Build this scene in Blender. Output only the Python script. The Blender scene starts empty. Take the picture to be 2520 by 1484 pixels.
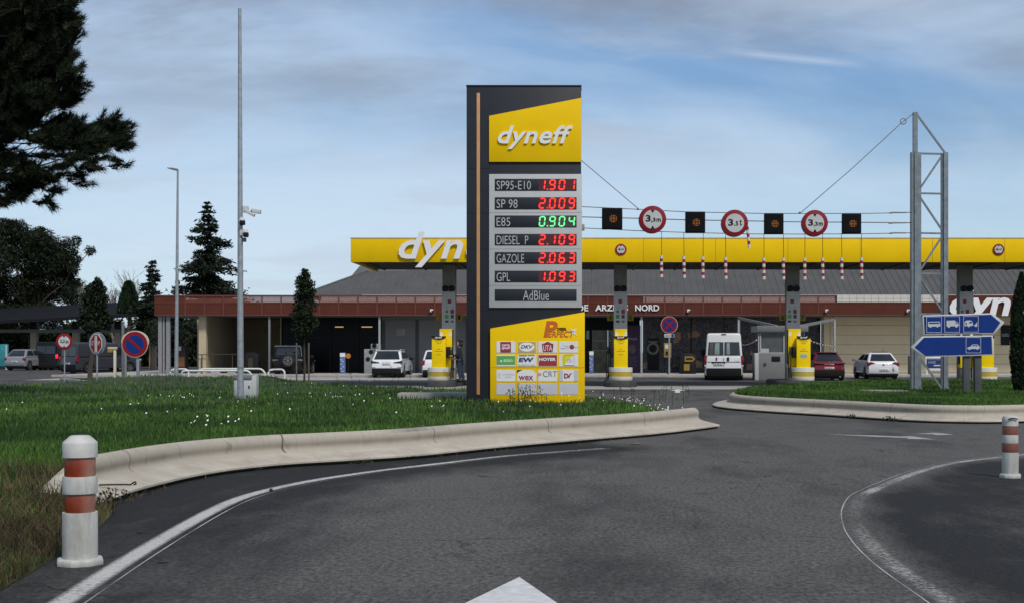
import bpy, bmesh, math, random
import numpy as np
from mathutils import Vector, Matrix
from mathutils.geometry import delaunay_2d_cdt

# ------------------------------------------------------------------ camera, world, sun, exposure
F, CX, CY, EYE = 3300.0, 1450.0, 865.0, 1.5      # focal length and principal point in px of a 2520 px wide picture
scene = bpy.context.scene
COL = scene.collection
cam_d = bpy.data.cameras.new("camera"); cam = bpy.data.objects.new("camera", cam_d); COL.objects.link(cam)
cam.location = (0, 0, EYE); cam.rotation_euler = (math.radians(90), 0, 0)
cam_d.sensor_width = 36.0; cam_d.lens = F / 2520 * 36
cam_d.shift_x = (1260 - CX) / 2520; cam_d.shift_y = (CY - 742) / 2520
cam_d.clip_start = 0.1; cam_d.clip_end = 5000
scene.camera = cam

SUN_EL, SUN_ROT = math.radians(48), math.radians(150)
world = bpy.data.worlds.new("World"); scene.world = world; world.use_nodes = True
wn, wl = world.node_tree.nodes, world.node_tree.links
wn.clear()
def wnode(t, **k):
    n = wn.new(t)
    for a, v in k.items(): setattr(n, a, v)
    return n
w_out = wnode('ShaderNodeOutputWorld'); w_bg = wnode('ShaderNodeBackground')
sky = wnode('ShaderNodeTexSky', sky_type='NISHITA', sun_disc=False, sun_elevation=SUN_EL, sun_rotation=SUN_ROT)
sky.air_density = 1.0; sky.dust_density = 0.6; sky.ozone_density = 2.0
tc = wnode('ShaderNodeTexCoord'); sep = wnode('ShaderNodeSeparateXYZ')
wl.new(tc.outputs['Generated'], sep.inputs[0])
def wmath(op, a, b=None, clamp=False):
    n = wnode('ShaderNodeMath', operation=op, use_clamp=clamp)
    for i, v in enumerate((a, b)):
        if v is None: continue
        if isinstance(v, (int, float)): n.inputs[i].default_value = v
        else: wl.new(v, n.inputs[i])
    return n.outputs[0]
zz = wmath('ADD', wmath('MAXIMUM', sep.outputs['Z'], 0.0), 0.17)
comb = wnode('ShaderNodeCombineXYZ')
wl.new(wmath('DIVIDE', sep.outputs['X'], zz), comb.inputs[0]); wl.new(wmath('DIVIDE', sep.outputs['Y'], zz), comb.inputs[1])
def wnoise(scale, detail, rough, off, sx=1.0, sy=1.0):
    mp = wnode('ShaderNodeMapping'); mp.inputs['Location'].default_value = off; mp.inputs['Scale'].default_value = (sx, sy, 1)
    wl.new(comb.outputs[0], mp.inputs['Vector'])
    n = wnode('ShaderNodeTexNoise'); n.inputs['Scale'].default_value = scale; n.inputs['Detail'].default_value = detail
    n.inputs['Roughness'].default_value = rough; n.inputs['Distortion'].default_value = 0.4
    wl.new(mp.outputs[0], n.inputs['Vector']); return n.outputs['Fac']
def wramp(fac, stops):
    r = wnode('ShaderNodeValToRGB'); r.color_ramp.interpolation = 'EASE'
    while len(r.color_ramp.elements) > 1: r.color_ramp.elements.remove(r.color_ramp.elements[-1])
    for i, (p, c) in enumerate(stops):
        e = r.color_ramp.elements[0] if i == 0 else r.color_ramp.elements.new(p)
        e.position = p; e.color = (*c, 1) if len(c) == 3 else c
    wl.new(fac, r.inputs['Fac']); return r.outputs['Color']
def wmix(fac, a, b, mode='MIX'):
    m = wnode('ShaderNodeMix', data_type='RGBA', blend_type=mode)
    for s, v in ((m.inputs[0], fac), (m.inputs[6], a), (m.inputs[7], b)):
        if isinstance(v, (int, float)): s.default_value = v
        elif isinstance(v, tuple): s.default_value = (*v, 1)
        else: wl.new(v, s)
    return m.outputs[2]
veil = wramp(wnoise(0.62, 6, 0.55, (3.1, 0.4, 0), 1.0, 1.3), [(0.34, (0, 0, 0)), (0.64, (1, 1, 1))])
puff = wramp(wnoise(1.5, 9, 0.60, (7.3, 2.2, 0), 0.85, 1.1), [(0.48, (0, 0, 0)), (0.64, (1, 1, 1))])
dark = wramp(wnoise(1.1, 8, 0.58, (2.9, 5.6, 0), 0.7, 1.3), [(0.38, (0, 0, 0)), (0.62, (1, 1, 1))])
lowhaze = wmath('MULTIPLY', wmath('SUBTRACT', 1.0, wmath('MULTIPLY', sep.outputs['Z'], 5.6, True), True), 0.85)
SKYV = dict(veil=(6.9, 8.2, 9.8), haze=(7.2, 8.6, 10.1), puff=(5.7, 6.5, 7.7), grey=(2.5, 2.9, 3.7))
base = wmix(1.0, sky.outputs['Color'], (.94, 1.10, 1.25), 'MULTIPLY')
c1 = wmix(wmath('MULTIPLY', veil, 0.62), base, SKYV['veil'])
c2 = wmix(lowhaze, c1, SKYV['haze'])
c3 = wmix(wmath('MULTIPLY', puff, 0.42), c2, SKYV['puff'])
up = wmath('MULTIPLY', wmath('SUBTRACT', sep.outputs['Z'], 0.125), 9.0, True)
c4 = wmix(wmath('MULTIPLY', wmath('MULTIPLY', dark, up), 0.85), c3, SKYV['grey'])
n_a, n_b = Vector((.100, 1, .2236)), Vector((.202, 1, .2134)); n_c = n_a.cross(n_b).normalized()      # a thin contrail
vd = wnode('ShaderNodeVectorMath', operation='DOT_PRODUCT'); wl.new(tc.outputs['Generated'], vd.inputs[0]); vd.inputs[1].default_value = n_c
az = wmath('DIVIDE', sep.outputs['X'], wmath('MAXIMUM', sep.outputs['Y'], .05))
ends = wmath('MULTIPLY', wmath('MULTIPLY', wmath('SUBTRACT', az, .095), 30.0, True), wmath('MULTIPLY', wmath('SUBTRACT', .21, az), 30.0, True))
trail = wmath('MULTIPLY', wmath('SUBTRACT', 1.0, wmath('MULTIPLY', wmath('ABSOLUTE', vd.outputs['Value']), 260.0, True), True), ends)
c5 = wmix(wmath('MULTIPLY', trail, .32), c4, (8.2, 9.0, 10.2))
wl.new(c5, w_bg.inputs['Color']); w_bg.inputs['Strength'].default_value = 0.085
wl.new(w_bg.outputs[0], w_out.inputs[0])

sun_d = bpy.data.lights.new("sun", 'SUN'); sun_d.energy = 2.5; sun_d.angle = math.radians(11); sun_d.color = (1.0, 0.95, 0.87)
sun = bpy.data.objects.new("sun", sun_d); COL.objects.link(sun)
sdir = Vector((math.sin(SUN_ROT) * math.cos(SUN_EL), math.cos(SUN_ROT) * math.cos(SUN_EL), math.sin(SUN_EL)))
sun.rotation_euler = (-sdir).to_track_quat('-Z', 'Y').to_euler()
vs = scene.view_settings
vs.view_transform = 'Standard'; vs.look = 'None'; vs.exposure = 0.08; vs.gamma = 1.0; vs.use_curve_mapping = False

random.seed(7)
R = np.random.default_rng(11)

# ------------------------------------------------------------------ picture <-> place helpers
def xw(vx, D): return (vx - CX) * D / F
def zw(vy, D): return EYE - (vy - CY) * D / F
def gnd(vx, vy, z=0.0):
    D = F * (EYE - z) / (vy - CY); return (xw(vx, D), D)

# ------------------------------------------------------------------ materials
MATS = {}
def mat(name, col=(.5, .5, .5), rough=.55, var=.10, scale=4.0, metal=0.0, bump=0.0, bscale=40.0, emit=None, estr=1.0, spec=0.5,
        dirt=0.0, coat=0.0):
    if name in MATS: return MATS[name]
    m = bpy.data.materials.new(name); m.use_nodes = True
    nt = m.node_tree; n, l = nt.nodes, nt.links; b = n['Principled BSDF']
    b.inputs['Roughness'].default_value = rough; b.inputs['Metallic'].default_value = metal
    b.inputs['Specular IOR Level'].default_value = spec; b.inputs['Coat Weight'].default_value = coat
    t = n.new('ShaderNodeTexCoord')
    no = n.new('ShaderNodeTexNoise'); no.inputs['Scale'].default_value = scale; no.inputs['Detail'].default_value = 6
    no.inputs['Roughness'].default_value = .62
    l.new(t.outputs['Object'], no.inputs['Vector'])
    r = n.new('ShaderNodeValToRGB'); e = r.color_ramp.elements
    e[0].position = .3; e[1].position = .7
    e[0].color = (*[c * (1 - var) for c in col], 1); e[1].color = (*[min(1, c * (1 + var)) for c in col], 1)
    l.new(no.outputs['Fac'], r.inputs['Fac']); out = r.outputs['Color']
    if dirt:
        d = n.new('ShaderNodeTexNoise'); d.inputs['Scale'].default_value = 1.6; d.inputs['Detail'].default_value = 9; d.inputs['Roughness'].default_value = .7
        mp = n.new('ShaderNodeMapping'); mp.inputs['Scale'].default_value = (3, 3, .6)
        l.new(t.outputs['Object'], mp.inputs[0]); l.new(mp.outputs[0], d.inputs['Vector'])
        dr = n.new('ShaderNodeValToRGB'); dr.color_ramp.elements[0].position = .48; dr.color_ramp.elements[1].position = .75
        l.new(d.outputs['Fac'], dr.inputs['Fac'])
        mx = n.new('ShaderNodeMix'); mx.data_type = 'RGBA'; mx.inputs[7].default_value = (.12, .11, .09, 1)
        mu = n.new('ShaderNodeMath'); mu.operation = 'MULTIPLY'; mu.inputs[1].default_value = dirt
        l.new(dr.outputs['Color'], mu.inputs[0]); l.new(mu.outputs[0], mx.inputs[0]); l.new(out, mx.inputs[6]); out = mx.outputs[2]
    l.new(out, b.inputs['Base Color'])
    if bump:
        bn = n.new('ShaderNodeTexNoise'); bn.inputs['Scale'].default_value = bscale; bn.inputs['Detail'].default_value = 4
        l.new(t.outputs['Object'], bn.inputs['Vector'])
        bp = n.new('ShaderNodeBump'); bp.inputs['Strength'].default_value = bump; bp.inputs['Distance'].default_value = .02
        l.new(bn.outputs['Fac'], bp.inputs['Height']); l.new(bp.outputs[0], b.inputs['Normal'])
    if emit:
        b.inputs['Emission Color'].default_value = (*emit, 1); b.inputs['Emission Strength'].default_value = estr
    MATS[name] = m; return m

def leafmat(name, c1, c2, scale=1.2, rough=.6, trans=0.0):
    m = bpy.data.materials.new(name); m.use_nodes = True; n, l = m.node_tree.nodes, m.node_tree.links; b = n['Principled BSDF']
    b.inputs['Roughness'].default_value = rough; b.inputs['Specular IOR Level'].default_value = .25
    at = n.new('ShaderNodeAttribute'); at.attribute_name = 'tone'
    t = n.new('ShaderNodeTexCoord'); no = n.new('ShaderNodeTexNoise'); no.inputs['Scale'].default_value = scale; no.inputs['Detail'].default_value = 4
    l.new(t.outputs['Object'], no.inputs['Vector'])
    ad = n.new('ShaderNodeMath'); ad.operation = 'ADD'; l.new(no.outputs['Fac'], ad.inputs[0])
    su = n.new('ShaderNodeMath'); su.operation = 'MULTIPLY_ADD'; su.inputs[1].default_value = .5; su.inputs[2].default_value = -.25
    l.new(at.outputs['Fac'], su.inputs[0]); l.new(su.outputs[0], ad.inputs[1])
    r = n.new('ShaderNodeValToRGB'); r.color_ramp.elements[0].position = .3; r.color_ramp.elements[1].position = .72
    r.color_ramp.elements[0].color = (*c1, 1); r.color_ramp.elements[1].color = (*c2, 1)
    l.new(ad.outputs[0], r.inputs['Fac']); l.new(r.outputs['Color'], b.inputs['Base Color'])
    MATS[name] = m; return m

# ------------------------------------------------------------------ objects, things, parts
def tag(o, label=None, cat=None, group=None, kind=None):
    if label: o['label'] = label
    if cat: o['category'] = cat
    if group: o['group'] = group
    if kind: o['kind'] = kind
    return o
def thing(name, label, cat, loc=(0, 0, 0), rz=0.0, group=None):
    o = bpy.data.objects.new(name, None); COL.objects.link(o); o.empty_display_size = .2
    o.location = loc; o.rotation_euler = (0, 0, rz)
    return tag(o, label, cat, group)
def origin(o):
    v = Vector((0, 0, 0))
    while o is not None: v = v + o.location; o = o.parent
    return v
def copy_tree(o, parent=None):
    c = o.copy(); COL.objects.link(c); c.parent = parent
    for ch in list(o.children): copy_tree(ch, c)
    return c
def text_data(s, depth=.01, shear=0.0, bold=0.0, spacing=1.0):
    cu = bpy.data.curves.new('tmp_text', 'FONT'); cu.body = s; cu.shear = shear; cu.offset = bold; cu.extrude = .01
    cu.space_character = spacing; cu.resolution_u = 3
    ob = bpy.data.objects.new('tmp_text', cu); COL.objects.link(ob)
    dg = bpy.context.evaluated_depsgraph_get()
    me = bpy.data.meshes.new_from_object(ob.evaluated_get(dg))
    v = np.array([x.co[:] for x in me.vertices]); f = [tuple(p.vertices) for p in me.polygons]
    bpy.data.objects.remove(ob); bpy.data.curves.remove(cu); bpy.data.meshes.remove(me)
    return v, f

class MB:
    def __init__(s): s.v = []; s.f = []
    def add(s, vs, fs):
        k = len(s.v); s.v += [tuple(map(float, p)) for p in vs]; s.f += [tuple(i + k for i in f) for f in fs]; return s
    def box(s, x0, x1, y0, y1, z0, z1):
        v = [(x, y, z) for x in (x0, x1) for y in (y0, y1) for z in (z0, z1)]
        return s.add(v, [(0, 1, 3, 2), (4, 6, 7, 5), (0, 4, 5, 1), (2, 3, 7, 6), (0, 2, 6, 4), (1, 5, 7, 3)])
    def obox(s, p0, p1, w, d, up=(0, 0, 1)):              # beam from p0 to p1, w across, d deep
        p0, p1 = Vector(p0), Vector(p1); t = (p1 - p0).normalized(); u = Vector(up)
        if abs(t.dot(u)) > .97: u = Vector((0, 1, 0))
        a = t.cross(u).normalized(); b = a.cross(t).normalized()
        v = [p + a * i * w / 2 + b * j * d / 2 for p in (p0, p1) for i, j in ((-1, -1), (1, -1), (1, 1), (-1, 1))]
        return s.add(v, [(3, 2, 1, 0), (4, 5, 6, 7), (0, 1, 5, 4), (1, 2, 6, 5), (2, 3, 7, 6), (3, 0, 4, 7)])
    def prism(s, pts, y0, y1):                            # pts in the XZ plane, pushed from y0 to y1
        n = len(pts); area = sum(pts[i][0] * pts[(i + 1) % n][1] - pts[(i + 1) % n][0] * pts[i][1] for i in range(n))
        if area < 0: pts = pts[::-1]
        v = [(x, y0, z) for x, z in pts] + [(x, y1, z) for x, z in pts]
        return s.add(v, [tuple(range(n)), tuple(range(2 * n - 1, n - 1, -1))] + [(i, i + n, (i + 1) % n + n, (i + 1) % n) for i in range(n)])
    def sprism(s, pts, x0, x1):                           # pts in the YZ plane, pushed along x
        n = len(pts); area = sum(pts[i][0] * pts[(i + 1) % n][1] - pts[(i + 1) % n][0] * pts[i][1] for i in range(n))
        if area < 0: pts = pts[::-1]
        v = [(x0, y, z) for y, z in pts] + [(x1, y, z) for y, z in pts]
        return s.add(v, [tuple(range(n - 1, -1, -1)), tuple(range(n, 2 * n))] + [(i, (i + 1) % n, (i + 1) % n + n, i + n) for i in range(n)])
    def disc(s, cx, cz, r, y0, y1, n=36, rz=None):
        rz = rz or r
        return s.prism([(cx + r * math.cos(2 * math.pi * i / n), cz + rz * math.sin(2 * math.pi * i / n)) for i in range(n)], y0, y1)
    def ring(s, cx, cz, r0, r1, y0, y1, n=36):
        v = []; f = []
        for i in range(n):
            a = 2 * math.pi * i / n; c, q = math.cos(a), math.sin(a)
            v += [(cx + r0 * c, y0, cz + r0 * q), (cx + r1 * c, y0, cz + r1 * q), (cx + r1 * c, y1, cz + r1 * q), (cx + r0 * c, y1, cz + r0 * q)]
        for i in range(n):
            a, b = 4 * i, 4 * ((i + 1) % n)
            f += [(a, a + 1, b + 1, b), (a + 1, a + 2, b + 2, b + 1), (a + 2, a + 3, b + 3, b + 2), (a + 3, a, b, b + 3)]
        return s.add(v, f)
    def cyl(s, p0, p1, r0, r1=None, n=14, cap=True):
        r1 = r0 if r1 is None else r1; p0, p1 = Vector(p0), Vector(p1); t = (p1 - p0).normalized()
        u = Vector((0, 0, 1)) if abs(t.z) < .95 else Vector((1, 0, 0)); a = t.cross(u).normalized(); b = t.cross(a)
        v = [p + a * r * math.cos(2 * math.pi * i / n) + b * r * math.sin(2 * math.pi * i / n) for p, r in ((p0, r0), (p1, r1)) for i in range(n)]
        f = [(i, i + n, (i + 1) % n + n, (i + 1) % n) for i in range(n)]
        f = [q[::-1] for q in f]
        if cap: f += [tuple(range(n - 1, -1, -1))[::-1], tuple(range(n, 2 * n))[::-1]]
        return s.add(v, f)
    def tube(s, pts, r, n=7):
        pts = [Vector(p) for p in pts]; rs = r if isinstance(r, (list, tuple)) else [r] * len(pts); v = []; f = []
        for i, p in enumerate(pts):
            t = (pts[min(i + 1, len(pts) - 1)] - pts[max(i - 1, 0)]).normalized()
            u = Vector((0, 0, 1)) if abs(t.z) < .9 else Vector((1, 0, 0)); a = t.cross(u).normalized(); b = t.cross(a)
            v += [p + a * rs[i] * math.cos(2 * math.pi * k / n) + b * rs[i] * math.sin(2 * math.pi * k / n) for k in range(n)]
        for i in range(len(pts) - 1):
            f += [(i * n + k, i * n + (k + 1) % n, (i + 1) * n + (k + 1) % n, (i + 1) * n + k) for k in range(n)]
        f += [tuple(range(n - 1, -1, -1)), tuple(range((len(pts) - 1) * n, len(pts) * n))]
        return s.add(v, f)
    def lathe(s, prof, cx=0, cy=0, n=28):
        v = []; f = []
        for r, z in prof: v += [(cx + r * math.cos(2 * math.pi * k / n), cy + r * math.sin(2 * math.pi * k / n), z) for k in range(n)]
        for i in range(len(prof) - 1):
            f += [(i * n + k, i * n + (k + 1) % n, (i + 1) * n + (k + 1) % n, (i + 1) * n + k) for k in range(n)]
        f += [tuple(range(n - 1, -1, -1)), tuple(range((len(prof) - 1) * n, len(prof) * n))]
        return s.add(v, f)
    def ball(s, c, rx, ry=None, rz=None, n=12):
        ry = ry or rx; rz = rz or rx; v = []; f = []
        m = n // 2
        for i in range(1, m):
            a = math.pi * i / m
            v += [(c[0] + rx * math.sin(a) * math.cos(2 * math.pi * k / n), c[1] + ry * math.sin(a) * math.sin(2 * math.pi * k / n), c[2] - rz * math.cos(a)) for k in range(n)]
        v += [(c[0], c[1], c[2] - rz), (c[0], c[1], c[2] + rz)]; b, t = len(v) - 2, len(v) - 1
        for i in range(m - 2): f += [(i * n + k, i * n + (k + 1) % n, (i + 1) * n + (k + 1) % n, (i + 1) * n + k) for k in range(n)]
        f += [(b, (k + 1) % n, k) for k in range(n)] + [(t, (m - 2) * n + k, (m - 2) * n + (k + 1) % n) for k in range(n)]
        return s.add(v, f)
    def text(s, string, x0, x1, z0, z1, y, depth=.01, shear=0.0, bold=0.0, spacing=1.0):   # fills the box, faces -y
        v, fs = text_data(string, shear=shear, bold=bold, spacing=spacing)
        a, b = v.min(0), v.max(0)
        X = x0 + (v[:, 0] - a[0]) / max(1e-6, b[0] - a[0]) * (x1 - x0); Z = z0 + (v[:, 1] - a[1]) / max(1e-6, b[1] - a[1]) * (z1 - z0)
        Y = y - (v[:, 2] - a[2]) / max(1e-6, b[2] - a[2]) * depth
        return s.add(list(zip(X, Y, Z)), fs)
    def grid_tex(s): return s
    def build(s, name, m, parent=None, loc=None, world=False, bevel=0.0, seg=2, smooth=False, rot=None):
        me = bpy.data.meshes.new(name)
        v = s.v
        if world and parent is not None:
            o0 = origin(parent); v = [(a - o0.x, b - o0.y, c - o0.z) for a, b, c in v]
        elif world and loc is not None: v = [(a - loc[0], b - loc[1], c - loc[2]) for a, b, c in v]
        me.from_pydata(v, [], s.f); me.validate()
        if bevel:
            bm = bmesh.new(); bm.from_mesh(me); bmesh.ops.remove_doubles(bm, verts=bm.verts, dist=1e-5)
            ed = [e for e in bm.edges if len(e.link_faces) == 2 and e.calc_face_angle(0) > .5]
            bmesh.ops.bevel(bm, geom=ed, offset=bevel, segments=seg, affect='EDGES', clamp_overlap=True, profile=.5)
            bm.to_mesh(me); bm.free()
        if smooth or bevel:
            me.polygons.foreach_set('use_smooth', [True] * len(me.polygons)); me.set_sharp_from_angle(angle=math.radians(38))
        o = bpy.data.objects.new(name, me); COL.objects.link(o)
        if m is not None: me.materials.append(m)
        if loc is not None: o.location = loc
        if rot is not None: o.rotation_euler = rot
        if parent is not None: o.parent = parent
        return o

def np_mesh(name, verts, faces, m, tone=None, parent=None, loc=None):     # many small faces, all with the same corner count
    verts = np.asarray(verts, dtype=np.float32); faces = np.asarray(faces, dtype=np.int32); k = faces.shape[1]
    if parent is not None: verts = verts - np.array(origin(parent)[:], dtype=np.float32)
    elif loc is not None: verts = verts - np.array(loc, dtype=np.float32)
    me = bpy.data.meshes.new(name); me.vertices.add(len(verts)); me.vertices.foreach_set('co', verts.ravel())
    me.loops.add(faces.size); me.loops.foreach_set('vertex_index', faces.ravel())
    me.polygons.add(len(faces)); me.polygons.foreach_set('loop_start', np.arange(0, faces.size, k, dtype=np.int32))
    if tone is not None:
        a = me.attributes.new('tone', 'FLOAT', 'POINT'); a.data.foreach_set('value', np.asarray(tone, dtype=np.float32))
    me.update(calc_edges=True); me.materials.append(m)
    o = bpy.data.objects.new(name, me); COL.objects.link(o)
    if parent is not None: o.parent = parent
    elif loc is not None: o.location = loc
    return o

def smooth_path(pts, step=.3):
    P = [np.array(p, float) for p in pts]; P = [2 * P[0] - P[1]] + P + [2 * P[-1] - P[-2]]; out = []
    for i in range(1, len(P) - 2):
        n = max(2, int(np.linalg.norm(P[i + 1] - P[i]) / step))
        for k in range(n):
            t = k / n; a, b, c, d = P[i - 1:i + 3]
            out.append(.5 * (2 * b + (c - a) * t + (2 * a - 5 * b + 4 * c - d) * t * t + (3 * b - a - 3 * c + d) * t ** 3))
    out.append(P[-2]); return np.array(out)
def offset_path(P, d):                                     # to the left of travel
    T = np.gradient(P, axis=0); T /= np.linalg.norm(T, axis=1)[:, None]
    return P + np.stack([-T[:, 1], T[:, 0]], 1) * d
def inside(px, py, poly):
    poly = np.asarray(poly); x0, y0 = poly[:, 0], poly[:, 1]; x1, y1 = np.roll(x0, -1), np.roll(y0, -1); r = np.zeros(len(px), bool)
    for a, b, c, d in zip(x0, y0, x1, y1):
        if b == d: continue
        r ^= ((b > py) != (d > py)) & (px < (c - a) * (py - b) / (d - b) + a)
    return r
def dist_line(px, py, line):
    line = np.asarray(line); best = np.full(len(px), 1e9)
    for (a, b), (c, d) in zip(line[:-1], line[1:]):
        L = (c - a) ** 2 + (d - b) ** 2; t = np.clip(((px - a) * (c - a) + (py - b) * (d - b)) / max(L, 1e-9), 0, 1)
        best = np.minimum(best, np.hypot(px - a - t * (c - a), py - b - t * (d - b)))
    return best
def vnoise(x, y, z=0.0, s=1.0):
    x, y, z = x * s, y * s, z * s
    return (np.sin(x * 1.7 + 1.3 * np.sin(y * 1.1 + z)) + np.sin(y * 2.3 + 1.7 * np.sin(z * 1.3 + x * .7)) + np.sin(z * 1.9 + 1.1 * np.sin(x * 1.5 - y))) / 3

# ------------------------------------------------------------------ material list
M = dict(
    black=mat('black', (.009, .0095, .011), .55, .2, spec=.25), dark=mat('anthracite', (.020, .023, .030), .5, .12, 2.0, spec=.3),
    yellow=mat('yellow_panel', (.86, .55, .002), .6, .05, .6, spec=.12, dirt=.05), white=mat('white_paint', (.74, .74, .73), .45, .05, 3),
    letter=mat('white_letter', (.80, .80, .80), .4, .03), grey=mat('grey_panel', (.46, .47, .47), .5, .05, 2),
    midgrey=mat('mid_grey', (.17, .175, .18), .5, .1, 3), galv=mat('galvanised', (.33, .36, .38), .42, .22, 9, metal=.35, bump=.05),
    lattice=mat('lattice_steel', (.20, .23, .25), .5, .25, 6, metal=.3),
    copper=mat('copper_strip', (.50, .26, .11), .5, .08), red=mat('sign_red', (.24, .010, .018), .5, .1, spec=.25),
    signwhite=mat('sign_white', (.52, .53, .53), .5, .06), blue=mat('sign_blue', (.003, .030, .19), .5, .14, 2.0, spec=.25),
    deepblue=mat('disc_blue', (.004, .03, .19), .5, .1, spec=.25), conc=mat('concrete', (.36, .34, .31), .85, .14, 3, bump=.2, dirt=.35),
    pave=mat('pavement_concrete', (.42, .40, .37), .85, .12, 1.2, bump=.2, dirt=.4), slab=mat('slab_concrete', (.36, .35, .33), .85, .16, .6, bump=.15, dirt=.5),
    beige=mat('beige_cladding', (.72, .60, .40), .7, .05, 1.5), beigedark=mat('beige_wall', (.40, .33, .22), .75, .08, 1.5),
    rust=mat('rust_red_metal', (.092, .024, .0145), .65, .18, 1.2, spec=.2), roof=mat('zinc_roof', (.088, .087, .085), .6, .14, .8, spec=.3),
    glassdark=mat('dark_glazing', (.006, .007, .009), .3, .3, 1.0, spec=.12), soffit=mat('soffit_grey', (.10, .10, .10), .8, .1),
    carwhite=mat('car_white', (.74, .75, .77), .22, .03, 2, coat=.6), carred=mat('car_dark_red', (.16, .006, .014), .22, .1, 2, coat=.6),
    carsilver=mat('car_silver', (.27, .28, .30), .28, .05, 2, metal=.3, coat=.5), cargrey=mat('van_grey', (.035, .038, .048), .35, .1, 2, metal=.1, coat=.2),
    carblack=mat('car_black', (.006, .0065, .008), .4, .1, 2, spec=.25, coat=.1), tyre=mat('tyre', (.013, .013, .014), .8, .2, 8),
    plastic=mat('bumper_plastic', (.011, .0115, .012), .75, .15, 5, spec=.15), carglass=mat('car_glass', (.014, .018, .022), .05, .3, 1.2, spec=.7),
    alloy=mat('alloy', (.38, .39, .40), .35, .1, metal=.7), lightred=mat('tail_red', (.22, .008, .018), .2, .15, 8, coat=.5),
    darklamp=mat('tail_smoked', (.03, .012, .016), .2, .2, 8, coat=.5), lightclear=mat('lamp_clear', (.55, .55, .56), .2, .1, 8),
    plate=mat('number_plate', (.62, .63, .63), .5, .05), plateink=mat('plate_ink', (.05, .05, .06), .6, .1),
    brown=mat('brown_post', (.05, .025, .018), .7, .2), cream=mat('cream', (.62, .57, .44), .5, .06),
    ledred=mat('led_red', (.5, .02, .02), .5, emit=(1, .035, .02), estr=1.5), ledgreen=mat('led_green', (.1, .5, .2), .5, emit=(.16, 1, .28), estr=1.0),
    ledtint=mat('led_window', (.10, .012, .016), .35, .2), ledtintg=mat('led_window_clear', (.06, .06, .055), .35, .2),
    ledamber=mat('led_amber', (.5, .2, .02), .5, emit=(1, .28, .02), estr=.45),
    bark=mat('bark', (.06, .045, .035), .9, .3, 12, bump=.6), barkgrey=mat('bark_grey', (.17, .155, .14), .9, .25, 10),
    bandor=mat('orange_band', (.22, .034, .011), .28, .4, 4.0, dirt=.25), bandfade=mat('faded_band', (.20, .075, .05), .5, .2, 4.0),
    skin=mat('skin', (.42, .24, .17), .6, .06), hairdark=mat('dark_hair', (.015, .011, .009), .6, .3, 30),
    cloth=mat('dark_cloth', (.014, .015, .02), .9, .2, 30), denim=mat('denim', (.022, .03, .055), .9, .25, 30),
    iron=mat('iron_rod', (.03, .022, .018), .7, .3, 30), purple=mat('poster_purple', (.045, .012, .06), .4, .15),
    green=mat('leaf_green', (.16, .42, .03), .5, .1), cyan=mat('cyan_panel', (.03, .22, .26), .4, .3, 2),
    navy=mat('navy_panel', (.012, .03, .13), .4, .1), orange=mat('orange_disc', (.48, .16, .03), .5, .2),
    lampwarm=mat('warm_lamp', (.6, .5, .2), .5, emit=(1, .75, .25), estr=.35))

# ------------------------------------------------------------------ paths on the ground
kerb_l = smooth_path([(-4.72, 12.75), (-4.74, 13.8), (-4.70, 15.0), (-4.50, 16.2), (-4.0, 17.25), (-3.2, 18.0), (-2.31, 18.9), (-1.27, 20.6), (-.02, 22.25), (1.43, 24.2), (2.56, 26.3)], .12)
kerb_r = smooth_path([(5.6, 44.5), (4.5, 41.2), (3.65, 38.4), (3.36, 36.3), (3.6, 34.5), (4.35, 32.8), (5.54, 30.8), (6.8, 28.55), (8.0, 27.9), (9.2, 28.2), (12, 29.6), (18, 33)], .15)
inner_l, inner_r = offset_path(kerb_l, .62), offset_path(kerb_r, .62)
line_l_px = [(60, 1545), (175, 1468), (314, 1378), (437, 1304), (524, 1256), (594, 1225), (680, 1201), (785, 1180), (919, 1160), (1048, 1144.5), (1248, 1121.5), (1367, 1112), (1487, 1103)]
line_r_px = [(2420, 1540), (2338, 1484), (2293, 1454), (2240, 1419), (2188, 1381), (2142, 1338), (2114, 1298), (2105, 1257), (2120, 1224), (2150, 1206), (2188, 1189), (2258, 1162), (2328, 1143), (2398, 1132), (2464, 1125), (2516, 1119), (2640, 1108)]
line_l = smooth_path([gnd(*p) for p in line_l_px], .12); line_r = smooth_path([gnd(*p) for p in line_r_px], .12)

# ------------------------------------------------------------------ ground, road, forecourt
ground_m = mat('earth_and_scrub', (.055, .06, .03), .95, .4, .08)
MB().add([(-2500, -1500, -.06), (2500, -1500, -.06), (2500, 3500, -.06), (-2500, 3500, -.06)], [(0, 1, 2, 3)]).build('ground', ground_m)['kind'] = 'structure'

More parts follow.
